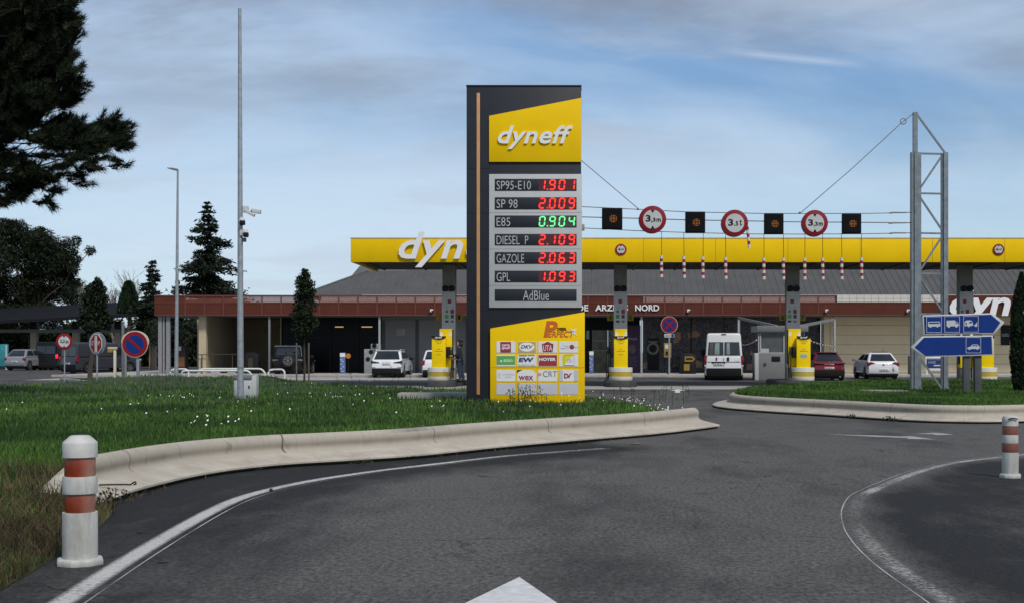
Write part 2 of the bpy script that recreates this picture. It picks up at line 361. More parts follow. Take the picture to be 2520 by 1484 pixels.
def asphalt_mat():
    m = bpy.data.materials.new('asphalt'); m.use_nodes = True; n, l = m.node_tree.nodes, m.node_tree.links; b = n['Principled BSDF']
    t = n.new('ShaderNodeTexCoord'); at = n.new('ShaderNodeAttribute'); at.attribute_name = 'tone'
    def noise(sc, det, rough=.6, scale=(1, 1, 1), rot=0.0, dist=0.0):
        mp = n.new('ShaderNodeMapping'); mp.inputs['Scale'].default_value = scale; mp.inputs['Rotation'].default_value = (0, 0, rot)
        q = n.new('ShaderNodeTexNoise'); q.inputs['Scale'].default_value = sc; q.inputs['Detail'].default_value = det; q.inputs['Roughness'].default_value = rough
        q.inputs['Distortion'].default_value = dist
        l.new(t.outputs['Object'], mp.inputs[0]); l.new(mp.outputs[0], q.inputs['Vector']); return q.outputs['Fac']
    def mth(op, a, bb, c=None, clamp=False):
        q = n.new('ShaderNodeMath'); q.operation = op; q.use_clamp = clamp
        for i, v in enumerate((a, bb, c)):
            if v is None: continue
            if isinstance(v, (int, float)): q.inputs[i].default_value = v
            else: l.new(v, q.inputs[i])
        return q.outputs[0]
    big = noise(.55, 6, .6, (1, .45, 1), .25); mid = noise(3.0, 7, .7, (1, .35, 1), -.2); fine = noise(26, 5, .75, (1, .6, 1)); grit = noise(95, 3, .8)
    tone = mth('ADD', at.outputs['Fac'], mth('MULTIPLY_ADD', big, 1.9, -.95)); tone = mth('ADD', tone, mth('MULTIPLY_ADD', mid, .9, -.45), clamp=True)
    r = n.new('ShaderNodeValToRGB'); e = r.color_ramp.elements
    e[0].position = .12; e[0].color = (.0145, .0139, .0135, 1); e[1].position = .85; e[1].color = (.096, .091, .084, 1)
    l.new(tone, r.inputs['Fac'])
    sp = mth('ADD', mth('MULTIPLY_ADD', fine, 3.4, -.70), mth('MULTIPLY_ADD', grit, 1.6, -.8), None, True) if False else mth('MAXIMUM', mth('ADD', mth('MULTIPLY_ADD', fine, 4.4, -1.20), mth('MULTIPLY_ADD', grit, 3.4, -1.7)), .22)
    mx = n.new('ShaderNodeMix'); mx.data_type = 'RGBA'; mx.blend_type = 'MULTIPLY'; mx.inputs[0].default_value = 1
    cc = n.new('ShaderNodeCombineColor')
    vo = n.new('ShaderNodeTexVoronoi'); vo.feature = 'DISTANCE_TO_EDGE'; vo.inputs['Scale'].default_value = .42; vm = n.new('ShaderNodeMapping'); vd_ = n.new('ShaderNodeVectorMath'); vd_.operation = 'ADD'
    nzv = n.new('ShaderNodeTexNoise'); nzv.inputs['Scale'].default_value = 1.4; nzv.inputs['Detail'].default_value = 6; l.new(t.outputs['Object'], nzv.inputs['Vector']); l.new(t.outputs['Object'], vd_.inputs[0]); l.new(nzv.outputs['Color'], vd_.inputs[1]); l.new(vd_.outputs[0], vo.inputs['Vector'])
    ck = mth('MULTIPLY', mth('LESS_THAN', vo.outputs['Distance'], .011), mth('MULTIPLY', mth('SUBTRACT', big, .52), 7, None, True))
    ov = n.new('ShaderNodeTexVoronoi'); ov.inputs['Scale'].default_value = 1.3; l.new(vd_.outputs[0], ov.inputs['Vector']); oil = mth('MULTIPLY', mth('MULTIPLY', mth('SUBTRACT', .16, ov.outputs['Distance']), 9, None, True), mth('GREATER_THAN', mid, .55))
    dk_ = mth('SUBTRACT', 1, mth('MAXIMUM', mth('MULTIPLY', ck, .75), mth('MULTIPLY', oil, .6)), None, True); sp = mth('MULTIPLY', sp, dk_)
    for i in range(3): l.new(sp, cc.inputs[i])
    l.new(r.outputs['Color'], mx.inputs[6]); l.new(cc.outputs[0], mx.inputs[7]); l.new(mx.outputs[2], b.inputs['Base Color'])
    b.inputs['Specular IOR Level'].default_value = .3
    rr = mth('MULTIPLY_ADD', mid, .25, .68); l.new(rr, b.inputs['Roughness'])
    bp = n.new('ShaderNodeBump'); bp.inputs['Strength'].default_value = .55; bp.inputs['Distance'].default_value = .012
    l.new(mth('ADD', fine, mth('MULTIPLY', grit, .6)), bp.inputs['Height']); l.new(bp.outputs[0], b.inputs['Normal'])
    return m
ASPH = asphalt_mat()
def sstep(a, b, x):
    t = np.clip((x - a) / (b - a), 0, 1); return t * t * (3 - 2 * t)
def road_sheet(name, xs, ys, z, near):
    X, Y = np.meshgrid(xs, ys); px, py = X.ravel(), Y.ravel(); nx = len(xs)
    i = (np.arange(len(ys) - 1)[:, None] * nx + np.arange(nx - 1)).ravel()
    if near:
        L = list(map(tuple, line_l)) + [(0, 30), (-40, 30), (-40, 0)]
        Rr = list(map(tuple, line_r)) + [(60, 16), (60, 0)]
        dl, dr = dist_line(px, py, line_l), dist_line(px, py, line_r); il, ir = inside(px, py, L), inside(px, py, Rr)
        tone = .70 * sstep(.15, 1.5, np.where(il, 0, dl)) * np.where(ir, 1 - sstep(0, .5, dr), 1.0) + .1
        tone += np.where(ir, .10 * sstep(.8, 3.5, dr), 0)
        tone = np.where(py > 27, np.maximum(tone, .62), tone)
        tone -= .22 * np.exp(-((px - .1 + .12 * (py - 9)) / .55) ** 2) * (py < 20)       # tyre tracks polish
    else: tone = np.full(len(px), .62)
    np_mesh(name, np.stack([px, py, np.full(len(px), z)], 1), np.stack([i, i + 1, i + 1 + nx, i + nx], 1), ASPH, tone)['kind'] = 'structure'
road_sheet('road', np.arange(-9, 20.01, .22), np.arange(3, 47.01, .22), 0.0, True)
road_sheet('outer_road', np.linspace(-90, 90, 10), np.linspace(-30, 135, 10), -.006, False)
fc = MB()
fc.add([(-15, 53.5, .004), (32, 53.5, .004), (32, 58.6, .004), (-15, 58.6, .004)], [(0, 1, 2, 3)])
fc.add([(-30, 71, .004), (-4, 71, .004), (-4, 79.4, .004), (-30, 79.4, .004)], [(0, 1, 2, 3)])
tag(fc.build('forecourt', M['slab']), kind='structure')
pv = MB().box(-32, 45, 80, 100, -.05, .13); tag(pv.build('pavement', M['pave'], bevel=.02), kind='structure')
MB().box(-32, 45, 79.75, 79.997, -.05, .145).build('kerb_stone', M['conc'], bevel=.03)['kind'] = 'structure'

def line_mat():
    m = bpy.data.materials.new('worn_line'); m.use_nodes = True; n, l = m.node_tree.nodes, m.node_tree.links; b = n['Principled BSDF']; out = n['Material Output']
    uv = n.new('ShaderNodeUVMap'); uv.uv_map = 'UVMap'; sp = n.new('ShaderNodeSeparateXYZ'); l.new(uv.outputs[0], sp.inputs[0]); t = n.new('ShaderNodeTexCoord')
    def cv(pts, src):
        r = n.new('ShaderNodeValToRGB'); e = r.color_ramp.elements
        while len(e) > 1: e.remove(e[-1])
        for i, (p, v) in enumerate(pts):
            q = e[0] if i == 0 else e.new(p); q.position = p; q.color = (v, v, v, 1)
        l.new(src, r.inputs['Fac']); return r.outputs['Color']
    def mth(op, a, bb, clamp=False):
        q = n.new('ShaderNodeMath'); q.operation = op; q.use_clamp = clamp
        for i, v in enumerate((a, bb)):
            if isinstance(v, (int, float)): q.inputs[i].default_value = v
            else: l.new(v, q.inputs[i])
        return q.outputs[0]
    core = cv([(0, 0), (.20, 0), (.38, 1), (.62, 1), (.80, 0), (1, 0)], sp.outputs[1])
    rim = cv([(0, 0), (.02, 0), (.03, 1), (.055, 1), (.07, 0), (1, 0)], sp.outputs[1])
    a = n.new('ShaderNodeTexNoise'); a.inputs['Scale'].default_value = 22; a.inputs['Detail'].default_value = 8; a.inputs['Roughness'].default_value = .85; l.new(t.outputs['Object'], a.inputs['Vector'])
    c = n.new('ShaderNodeTexNoise'); c.inputs['Scale'].default_value = 1.1; c.inputs['Detail'].default_value = 5; l.new(t.outputs['Object'], c.inputs['Vector'])
    at = n.new('ShaderNodeAttribute'); at.attribute_name = 'tone'
    k = mth('MULTIPLY', core, mth('ADD', at.outputs['Fac'], mth('SUBTRACT', mth('MULTIPLY', c.outputs['Fac'], 1.0), .5)))
    k = mth('SUBTRACT', mth('MULTIPLY', k, 1.15), mth('MULTIPLY', core, mth('ADD', mth('MULTIPLY', mth('SUBTRACT', a.outputs['Fac'], .5), 4.5), .20)))
    k = mth('MULTIPLY', k, 1.15, True)
    k2 = mth('MULTIPLY', rim, mth('MULTIPLY', mth('SUBTRACT', c.outputs['Fac'], .28), 3.0, True))
    al = mth('MULTIPLY', mth('MAXIMUM', k, k2), .95, True)
    b.inputs['Base Color'].default_value = (.52, .51, .49, 1); b.inputs['Roughness'].default_value = .8
    tr = n.new('ShaderNodeBsdfTransparent'); ms = n.new('ShaderNodeMixShader')
    l.new(al, ms.inputs[0]); l.new(tr.outputs[0], ms.inputs[1]); l.new(b.outputs[0], ms.inputs[2]); l.new(ms.outputs[0], out.inputs[0])
    return m
LINE = line_mat()
def strip(name, P, w, m, z, tone, flip=False):
    P = np.asarray(P); A, B = offset_path(P, w / 2), offset_path(P, -w / 2); n = len(P); v = []; tn = []
    for (a, b), (c, d), t in zip(A, B, tone): v += [(a, b, z), (c, d, z)]; tn += [t, t]
    i = np.arange(n - 1) * 2; fcs = np.stack([i, i + 1, i + 3, i + 2], 1)
    o = np_mesh(name, v, fcs, m, tn); me = o.data; uv = me.uv_layers.new(name='UVMap')
    li = fcs.ravel(); u = np.stack([(li // 2) * .05, (1 - li % 2 if flip else li % 2).astype(float)], 1); uv.data.foreach_set('uv', u.astype(np.float32).ravel())
    o['kind'] = 'structure'; return o
strip('edge_line', line_l, .31, LINE, .005, np.linspace(1.05, .9, len(line_l)) - .5 * sstep(.72, 1, np.linspace(0, 1, len(line_l))), True)
yr = line_r[:, 1]; tr_ = .24 + .55 * np.exp(-((yr - 14.5) / .3) ** 2) - .10 * np.exp(-((yr - 12.3) / 1.2) ** 2) + .10 * (yr < 10.5) + .30 * sstep(14.8, 16, yr)
strip('edge_line', line_r, .28, LINE, .005, tr_)
paint = mat('road_paint', (.60, .60, .60), .75, .16, 14, dirt=.25); paintw = mat('worn_paint', (.34, .34, .34), .8, .25, 5, dirt=.5)
def flat(name, pts, z, m):
    pts = [(x, y, z) for x, y in pts]; a = sum(pts[i][0] * pts[(i + 1) % len(pts)][1] - pts[(i + 1) % len(pts)][0] * pts[i][1] for i in range(len(pts)))
    o = MB().add(pts if a > 0 else pts[::-1], [tuple(range(len(pts)))]).build(name, m); o['kind'] = 'structure'; return o
tip = gnd(1278, 1420); flat('lane_arrow', [tip, (tip[0] + .40, tip[1] - 1.35), (tip[0] + .10, tip[1] - 1.35), (tip[0] + .10, tip[1] - 4.0), (tip[0] - .10, tip[1] - 4.0), (tip[0] - .10, tip[1] - 1.35), (tip[0] - .40, tip[1] - 1.35)], .004, paint)
flat('turn_arrow', [gnd(2034, 1068.3), gnd(2150, 1070.8), gnd(2215, 1073.6), gnd(2240, 1072.6), gnd(2303, 1081), gnd(2232, 1079.6), gnd(2235, 1077.6), gnd(2150, 1074.2)], .004, paintw)
flat('turn_arrow', [gnd(2252, 1066.8), gnd(2300, 1064.4), gnd(2322, 1066.2), gnd(2347, 1069.2), gnd(2305, 1070.4), gnd(2296, 1068.2)], .004, paintw)
flat('lane_arrow', [gnd(1647, 961), gnd(1668, 957), gnd(1689, 961), gnd(1673, 961.6), gnd(1674, 966), gnd(1660, 966), gnd(1662, 961.6)], .007, paint)

# ------------------------------------------------------------------ concrete kerbs
def kerb_mat():
    m = bpy.data.materials.new('kerb_concrete'); m.use_nodes = True; n, l = m.node_tree.nodes, m.node_tree.links; b = n['Principled BSDF']
    uv = n.new('ShaderNodeUVMap'); uv.uv_map = 'UVMap'; sp = n.new('ShaderNodeSeparateXYZ'); l.new(uv.outputs[0], sp.inputs[0]); t = n.new('ShaderNodeTexCoord')
    def nz(s, d, src, sc=None):
        mp = n.new('ShaderNodeMapping'); mp.inputs['Scale'].default_value = sc or (1, 1, 1); q = n.new('ShaderNodeTexNoise'); q.inputs['Scale'].default_value = s; q.inputs['Detail'].default_value = d; q.inputs['Roughness'].default_value = .65
        l.new(src, mp.inputs[0]); l.new(mp.outputs[0], q.inputs['Vector']); return q.outputs['Fac']
    def mth(op, a, bb, c=None, clamp=False):
        q = n.new('ShaderNodeMath'); q.operation = op; q.use_clamp = clamp
        for i, v in enumerate((a, bb, c)):
            if v is None: continue
            if isinstance(v, (int, float)): q.inputs[i].default_value = v
            else: l.new(v, q.inputs[i])
        return q.outputs[0]
    def mix(f, a, c):
        q = n.new('ShaderNodeMix'); q.data_type = 'RGBA'; l.new(f, q.inputs[0])
        for s, v in ((q.inputs[6], a), (q.inputs[7], c)):
            if isinstance(v, tuple): s.default_value = (*v, 1)
            else: l.new(v, s)
        return q.outputs[2]
    n1 = nz(2.2, 8, t.outputs['Object']); n2 = nz(9, 4, uv.outputs[0], (2.4, .25, 1)); n3 = nz(60, 3, t.outputs['Object'])
    col = mix(mth('MULTIPLY_ADD', n1, 2.2, -.6, True), (.35, .31, .255), (.54, .49, .415))
    col = mix(mth('MULTIPLY', mth('MULTIPLY_ADD', n2, 3.0, -1.55, True), .45), col, (.17, .15, .125))              # run-off streaks
    fr = mth('FRACT', mth('ADD', mth('MULTIPLY', sp.outputs[0], .36), mth('MULTIPLY', nz(.7, 2, uv.outputs[0]), .35)), 0)
    crack = mth('LESS_THAN', fr, .007); crack = mth('MULTIPLY', crack, mth('GREATER_THAN', sp.outputs[1], .40))
    col = mix(mth('MULTIPLY', crack, .8), col, (.06, .05, .04))
    fr2 = mth('FRACT', mth('ADD', mth('MULTIPLY', sp.outputs[0], 1.25), mth('MULTIPLY', nz(.9, 3, uv.outputs[0]), 1.6)), 0); ck2 = mth('MULTIPLY', mth('LESS_THAN', fr2, .022), mth('MULTIPLY', mth('GREATER_THAN', sp.outputs[1], .45), mth('MULTIPLY', mth('SUBTRACT', nz(3.3, 3, uv.outputs[0]), .38), 3.2, None, True)))
    col = mix(mth('MULTIPLY', ck2, .5), col, (.09, .075, .06))
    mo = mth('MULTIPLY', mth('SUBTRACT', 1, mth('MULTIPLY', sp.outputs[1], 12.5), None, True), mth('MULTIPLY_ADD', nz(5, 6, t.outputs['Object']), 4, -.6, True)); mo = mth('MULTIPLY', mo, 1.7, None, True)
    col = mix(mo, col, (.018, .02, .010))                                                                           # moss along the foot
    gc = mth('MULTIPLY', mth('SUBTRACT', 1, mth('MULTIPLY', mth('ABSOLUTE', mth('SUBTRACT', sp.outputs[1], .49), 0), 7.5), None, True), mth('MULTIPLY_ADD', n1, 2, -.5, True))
    col = mix(mth('MULTIPLY', gc, .8), col, (.10, .085, .065))                                                       # shade under the roll, painted into the groove colour
    vmk = n.new('ShaderNodeVectorMath'); vmk.operation = 'DISTANCE'; mpk = n.new('ShaderNodeMapping'); mpk.inputs['Scale'].default_value = (1, .6, 1); l.new(t.outputs['Object'], mpk.inputs[0]); l.new(mpk.outputs[0], vmk.inputs[0]); vmk.inputs[1].default_value = (2.35, 3.93, .30)
    sm1 = mth('MULTIPLY', mth('SUBTRACT', .62, mth('ADD', vmk.outputs['Value'], mth('MULTIPLY', mth('SUBTRACT', n1, .5), .9))), 2.2, None, True)
    col = mix(mth('MULTIPLY', sm1, mth('MULTIPLY', mth('GREATER_THAN', sp.outputs[1], .56), .6)), col, (.13, .125, .12))          # grey scuff low on the roll
    chip = mth('MULTIPLY', mth('SUBTRACT', nz(17, 5, t.outputs['Object'], (1, 1, 1)), .66), 9, None, True); col = mix(mth('MULTIPLY', chip, .5), col, (.15, .13, .11))
    l.new(col, b.inputs['Base Color']); b.inputs['Roughness'].default_value = .88; b.inputs['Specular IOR Level'].default_value = .2
    bp = n.new('ShaderNodeBump'); bp.inputs['Strength'].default_value = .3; bp.inputs['Distance'].default_value = .01; l.new(n3, bp.inputs['Height']); l.new(bp.outputs[0], b.inputs['Normal'])
    return m
KERB = kerb_mat()
PROF = [(.05, -.03), (.05, .028), (.0, .042), (0, .064), (.012, .074), (.10, .092), (.20, .113), (.29, .131), (.35, .145), (.40, .161), (.435, .180), (.452, .203), (.455, .23), (.448, .258), (.443, .286), (.447, .315), (.462, .345), (.487, .370), (.52, .388), (.56, .396), (.60, .392), (.64, .368), (.665, .32), (.68, .2), (.68, -.03)]
arc = [0]
for a, b in zip(PROF[:-1], PROF[1:]): arc.append(arc[-1] + math.hypot(b[0] - a[0], b[1] - a[1]))
def kerb(name, path, label, ramp0=0.0, hs=1.0):
    P = np.asarray(path); T = np.gradient(P, axis=0); T /= np.linalg.norm(T, axis=1)[:, None]; N = np.stack([-T[:, 1], T[:, 0]], 1)
    s = np.concatenate([[0], np.cumsum(np.linalg.norm(np.diff(P, axis=0), axis=1))]); k = len(PROF); v = []; f = []; uv = []
    for i in range(len(P)):
        q = 1.0 if not ramp0 else min(1, max(.02, s[i] / ramp0)); q = q ** .8
        wob = .006 * math.sin(s[i] * 1.9) + .004 * math.sin(s[i] * 5.3)
        for (u, z), a in zip(PROF, arc): v.append((P[i][0] + N[i][0] * (u + wob), P[i][1] + N[i][1] * (u + wob), z * q * hs if z > .06 else z))
    for i in range(len(P) - 1):
        for j in range(k - 1):
            f.append((i * k + j, (i + 1) * k + j, (i + 1) * k + j + 1, i * k + j + 1)); uv += [(s[i], arc[j]), (s[i + 1], arc[j]), (s[i + 1], arc[j + 1]), (s[i], arc[j + 1])]
    nq = len(f); f += [tuple(range(k)), tuple(range((len(P) - 1) * k, len(P) * k))[::-1]]; uv += [(.5, a) for a in arc] + [(.5, a) for a in arc[::-1]]
    c = (float(P[0][0]), float(P[0][1]), 0.0); o = MB().add(v, f).build(name, KERB, loc=c, world=True, smooth=True)
    lay = o.data.uv_layers.new(name='UVMap'); mx = arc[-1]
    lay.data.foreach_set('uv', np.array([(a, b / mx) for a, b in uv], dtype=np.float32).ravel())
    return tag(o, label, 'kerb', 'rolled concrete kerbs round the grass')
kerb('concrete_kerb', kerb_l, 'long rolled pale concrete kerb in front of the price totem, ramped down behind the near bollard', 1.2)
kerb('concrete_kerb', kerb_r, 'rolled concrete kerb curving round the grass island with the lattice mast', 0, .92)

# ------------------------------------------------------------------ lawns
verge = [(-3.2, 6.0), (-3.69, 8.4), (-3.88, 9.7), (-4.2, 11.5), (-4.45, 12.6)]
back_l = [(2.05, 26.9), (2.35, 27.8), (2.3, 29.5), (1.5, 33.5), (.2, 38), (-2, 42), (-5, 45.5), (-9.5, 52), (-13, 58), (-14.2, 66), (-15.2, 68.5), (-19.5, 68.5), (-20.3, 58), (-17.8, 53), (-19.5, 49), (-30, 47.5), (-44, 44)]
lawn_l = verge + [tuple(p) for p in inner_l[6:]] + back_l + [(-44, 6.0)]
back_r = [(18.4, 33.6), (44, 40), (44, 58), (20, 57), (10, 54), (7, 50), (5.4, 45.6)]
lawn_r = [tuple(p) for p in inner_r] + back_r
def h_l(x, y):
    d = dist_line(x, y, back_l); dv = dist_line(x, y, verge)
    h = .30 * sstep(0, 1.5, d) * sstep(0, 2.2, dv) + .035 * vnoise(x, y, 0, .9) + .30 * np.exp(-((x + 16.9) ** 2 + (y - 50.5) ** 2) / 9)
    return np.maximum(h, .004)
def h_r(x, y): return np.maximum(.30 * sstep(0, 1.5, dist_line(x, y, back_r[1:])) + .04 * vnoise(x, y, 3, .8) + .10 * np.exp(-((x - 6.5) ** 2 + (y - 39) ** 2) / 12), .004)
soil = mat('lawn_soil', (.030, .045, .014), .95, .4, 2.5, bump=.5, bscale=12)
def lawn(name, poly, hf, step=.8):
    P = np.asarray(poly); x0, y0 = P.min(0); x1, y1 = P.max(0)
    X, Y = np.meshgrid(np.arange(x0, x1, step), np.arange(y0, y1, step)); X, Y = X.ravel(), Y.ravel()
    k = inside(X, Y, P) & (dist_line(X, Y, np.vstack([P, P[:1]])) > .25)
    pts = [Vector(p) for p in P.tolist()] + [Vector(p) for p in zip(X[k].tolist(), Y[k].tolist())]
    v, e, f, *_ = delaunay_2d_cdt(pts, [], [list(range(len(P)))], 1, 1e-4)
    a = np.array([(p.x, p.y) for p in v]); z = hf(a[:, 0], a[:, 1])
    o = MB().add([(x, y, zz_) for (x, y), zz_ in zip(a.tolist(), z.tolist())], [tuple(q) for q in f]).build(name, soil, smooth=True); o['kind'] = 'structure'; return o
lawn('lawn', lawn_l, h_l); lawn('lawn', lawn_r, h_r)
isl = [(-27, 69), (-20.6, 58.2), (-20.0, 73), (-26, 73)]
flat('traffic_island', isl, .14, soil)
MB().obox((-27.1, 69, .07), (-20.6, 58.0, .07), .3, .16).build('kerb_stone', M['conc'], bevel=.02)['kind'] = 'structure'
MB().obox((-20.2, 57.6, .06), (-16.6, 52.2, .06), .3, .14).build('kerb_stone', M['conc'], bevel=.02)['kind'] = 'structure'
MB().obox((-31, 57.5, .0), (-21, 56.6, .0), .25, .02).build('edge_line', paint)['kind'] = 'structure'
for p, q in (((981, 981), (1150, 983)), ((2122, 973.5), (2242, 975))):
    a, b = gnd(*p, .30), gnd(*q, .30)
    MB().box(a[0], b[0], a[1] - .25, a[1] + .5, .1, .46).build('concrete_footing', M['conc'], bevel=.02)['kind'] = 'structure'

GR = leafmat('grass_blade', (.018, .050, .009), (.095, .190, .030), .5, .7)
GRD = leafmat('dry_blade', (.045, .035, .018), (.15, .105, .055), 1.0, .8)
DAISY = mat('daisy_white', (.75, .75, .68), .7, .1)
def blades(name, n, poly, hf, ylim, m, hh, ww, key, xr, dens=None, lean=.45):
    k = n * 3; u = R.random(k); a, b = 1 / ylim[0] ** 2, 1 / ylim[1] ** 2
    y = 1 / np.sqrt(a + u * (b - a)); x = xr[0](y) + R.random(k) * (xr[1](y) - xr[0](y))
    ok = inside(x, y, poly)
    if dens is not None: ok &= R.random(k) < dens(x, y)
    x, y = x[ok][:n], y[ok][:n]; n = len(x); z = hf(x, y)
    cl = .55 + .75 * np.clip(.5 + .6 * vnoise(x, y, key, 1.1) + .35 * vnoise(x, y, key + 5, 4), 0, 1)
    h = hh * cl * (.6 + .8 * R.random(n)); w = ww * np.clip(y / 16, .55, 3.2) * (.6 + .8 * R.random(n)); th = R.random(n) * 6.283; al = R.random(n) * 6.283; le = lean * h * R.random(n) * 1.6
    c, s_ = np.cos(th) * w / 2, np.sin(th) * w / 2; dx, dy = np.cos(al) * le, np.sin(al) * le
    v = np.empty((n, 5, 3)); v[:, 0] = np.stack([x - c, y - s_, z - .02], 1); v[:, 1] = np.stack([x + c, y + s_, z - .02], 1)
    v[:, 2] = np.stack([x + c * .8 + dx * .35, y + s_ * .8 + dy * .35, z + h * .6], 1); v[:, 3] = np.stack([x - c * .8 + dx * .35, y - s_ * .8 + dy * .35, z + h * .6], 1)
    v[:, 4] = np.stack([x + dx, y + dy, z + h], 1); i = np.arange(n)[:, None] * 5
    f = np.concatenate([i + np.array([[0, 1, 2]]), i + np.array([[0, 2, 3]]), i + np.array([[3, 2, 4]])])
    tone = np.repeat(np.clip(R.random(n) * .8 + .3 * vnoise(x, y, key + 2, .6), 0, 1), 5)
    o = np_mesh(name, v.reshape(-1, 3), f, m, tone); o['kind'] = 'stuff'; return o
fl, fr_ = (lambda y: -1560 / F * y - 5.0), (lambda y: 1120 / F * y + .6)
verge_d = lambda x, y: np.clip(1.35 - dist_line(x, y, verge + [(-4.9, 13.4)]) / 1.5, 0, 1)
o = blades('grass', 430000, lawn_l, h_l, (6.2, 69), GR, .085, .009, 1, (fl, lambda y: np.minimum(fr_(y), 3 + 0 * y)), lambda x, y: 1 - .85 * verge_d(x, y)); o['label'] = 'mown green grass round the price totem'; o['category'] = 'grass'
o = blades('grass', 160000, lawn_r, h_r, (26, 59), GR, .11, .008, 4, (lambda y: 3 + 0 * y, fr_)); o['label'] = 'green grass on the island under the lattice mast'; o['category'] = 'grass'
o = blades('dry_grass', 26000, verge + [tuple(p) for p in inner_l[2:10]] + [(-6.6, 14), (-6.5, 6)], h_l, (6.2, 14.5), GRD, .13, .010, 7, (lambda y: -6.6 + 0 * y, lambda y: -3 + 0 * y), verge_d, .8); o['label'] = 'brown dry grass at the foot of the near bollard'; o['category'] = 'dry grass'
kf = [(p[0] + .0, p[1]) for p in kerb_l[4:40]]
foot = [tuple(p) for p in offset_path(kerb_l, -.16)[1:120:3]] + [tuple(p) for p in offset_path(kerb_l, .05)[120:1:-3]]
o = blades('dry_grass', 7000, foot + [(-4.6, 12.4)], lambda x, y: 0 * x, (12, 24), GRD, .05, .010, 9, (lambda y: -5 + 0 * y, lambda y: 1 + 0 * y), lambda x, y: np.clip(.25 + vnoise(x, y, 1, 1.6), 0, 1), .9); o['label'] = 'thin dry weeds along the kerb foot'; o['category'] = 'dry grass'
def daisies(n, poly, hf, spots):
    v, f = [], []
    for cx, cy, sp, k in spots:
        for _ in range(k // 3):
            x, y = cx + random.gauss(0, sp * 1.3), cy + random.gauss(0, sp * 1.6)
            if not inside(np.array([x]), np.array([y]), poly)[0]: continue
            z = float(hf(np.array([x]), np.array([y]))[0]) + random.uniform(.13, .24); r = random.uniform(.009, .016); i = len(v); t = random.uniform(-.5, .1)
            v += [(x + r * math.cos(a * math.pi / 3), y + r * math.sin(a * math.pi / 3), z + r * math.sin(a * math.pi / 3) * (1 + t)) for a in range(6)]; f.append(tuple(range(i, i + 6)))
    return v, f
sp1 = [(*gnd(vx, vy, .35), s_, k) for vx, vy, s_, k in ((430, 990, .35, 40), (800, 985, .4, 46), (500, 1050, .35, 30), (470, 1040, .5, 20), (1050, 1020, .8, 16), (1560, 985, .8, 90), (1650, 1000, .6, 90), (1690, 1005, .5, 50), (1480, 990, .8, 40), (900, 1000, 1.5, 24), (150, 1010, 1.2, 16), (1250, 1010, 1.5, 18), (690, 960, 1.5, 20))]
v, f = daisies(0, lawn_l, h_l, sp1); o = MB().add(v, f).build('daisies', DAISY); tag(o, 'scattered white daisies in the grass near the kerb', 'flowers', kind='stuff')
v, f = [], []
yl = mat('yellow_flower', (.55, .40, .02), .7, .1)
for cx, cy, sp_, k in [(*gnd(1180, 995, .35), .6, 7), (*gnd(560, 1003, .35), .5, 8), (*gnd(1060, 990, .35), .7, 8)]:
    for _ in range(k):
        x, y = cx + random.gauss(0, sp_), cy + random.gauss(0, sp_); z = .40 + random.uniform(-.03, .05); i = len(v); r = .009
        v += [(x - r, y, z - r), (x + r, y, z - r), (x + r, y, z + r), (x - r, y, z + r)]; f.append((i, i + 1, i + 2, i + 3))
tag(MB().add(v, f).build('yellow_flowers', yl), 'small yellow flowers in the grass by the price totem', 'flowers', kind='stuff')

# ------------------------------------------------------------------ bollards, iron rod
bolwhite = mat('bollard_white', (.49, .49, .46), .65, .18, 4, dirt=.7, bump=.08)
bm_ = M['bandor']; n_, l_ = bm_.node_tree.nodes, bm_.node_tree.links; b_ = n_['Principled BSDF']; src = b_.inputs['Base Color'].links[0].from_socket      # worn, paler flank of the reflective bands
tq_ = n_.new('ShaderNodeTexCoord'); sx_ = n_.new('ShaderNodeSeparateXYZ'); l_.new(tq_.outputs['Object'], sx_.inputs[0]); nq_ = n_.new('ShaderNodeTexNoise'); nq_.inputs['Scale'].default_value = 9; nq_.inputs['Detail'].default_value = 6; l_.new(tq_.outputs['Object'], nq_.inputs['Vector'])
m1_ = n_.new('ShaderNodeMath'); m1_.operation = 'MULTIPLY_ADD'; m1_.inputs[1].default_value = 11; m1_.inputs[2].default_value = -.35; l_.new(sx_.outputs[0], m1_.inputs[0]); m2_ = n_.new('ShaderNodeMath'); m2_.operation = 'MULTIPLY'; m2_.use_clamp = True; l_.new(m1_.outputs[0], m2_.inputs[0]); l_.new(nq_.outputs['Fac'], m2_.inputs[1])
mq_ = n_.new('ShaderNodeMix'); mq_.data_type = 'RGBA'; l_.new(m2_.outputs[0], mq_.inputs[0]); l_.new(src, mq_.inputs[6]); mq_.inputs[7].default_value = (.42, .33, .28, 1); l_.new(mq_.outputs[2], b_.inputs['Base Color'])
def bollard(label, D, vx, s, rows, caph, flange):
    z = lambda vy: (rows[-1][0] - vy) / s
    r = thing('bollard', label, 'bollard', (xw(vx, D), D, 0))
    fl_ = MB().lathe([(flange, 0), (flange, .035), (flange * .94, .05)], n=8); fl_.build('base_flange', bolwhite, r, bevel=.006)
    for (y1, w1, kind), (y0, w0, _) in zip(rows[:-1], rows[1:]):
        rr = w1 / s / 2; a, b = z(y0), z(y1)
        if kind == 'cap': p = [(rr, a), (rr, b - caph * 1.2)] + ([(rr * .97, b - caph), (rr * .58, b - .004), (rr * .5, b)] if flange > .15 else [(rr * .98, b - caph * .7), (rr * .85, b - caph * .25), (rr * .55, b - .006), (rr * .3, b)])
        else: p = [(rr * .985, a), (rr, a + .008), (rr, b - .008), (rr * .985, b)]
        nm = {'cap': 'cap', 'orange': 'reflective_band', 'fade': 'reflective_band', 'white': 'white_band', 'tube': 'column'}[kind]
        MB().lathe(p, n=40).build(nm, {'orange': M['bandor'], 'fade': M['bandfade']}.get(kind, bolwhite), r, smooth=True)
    return r
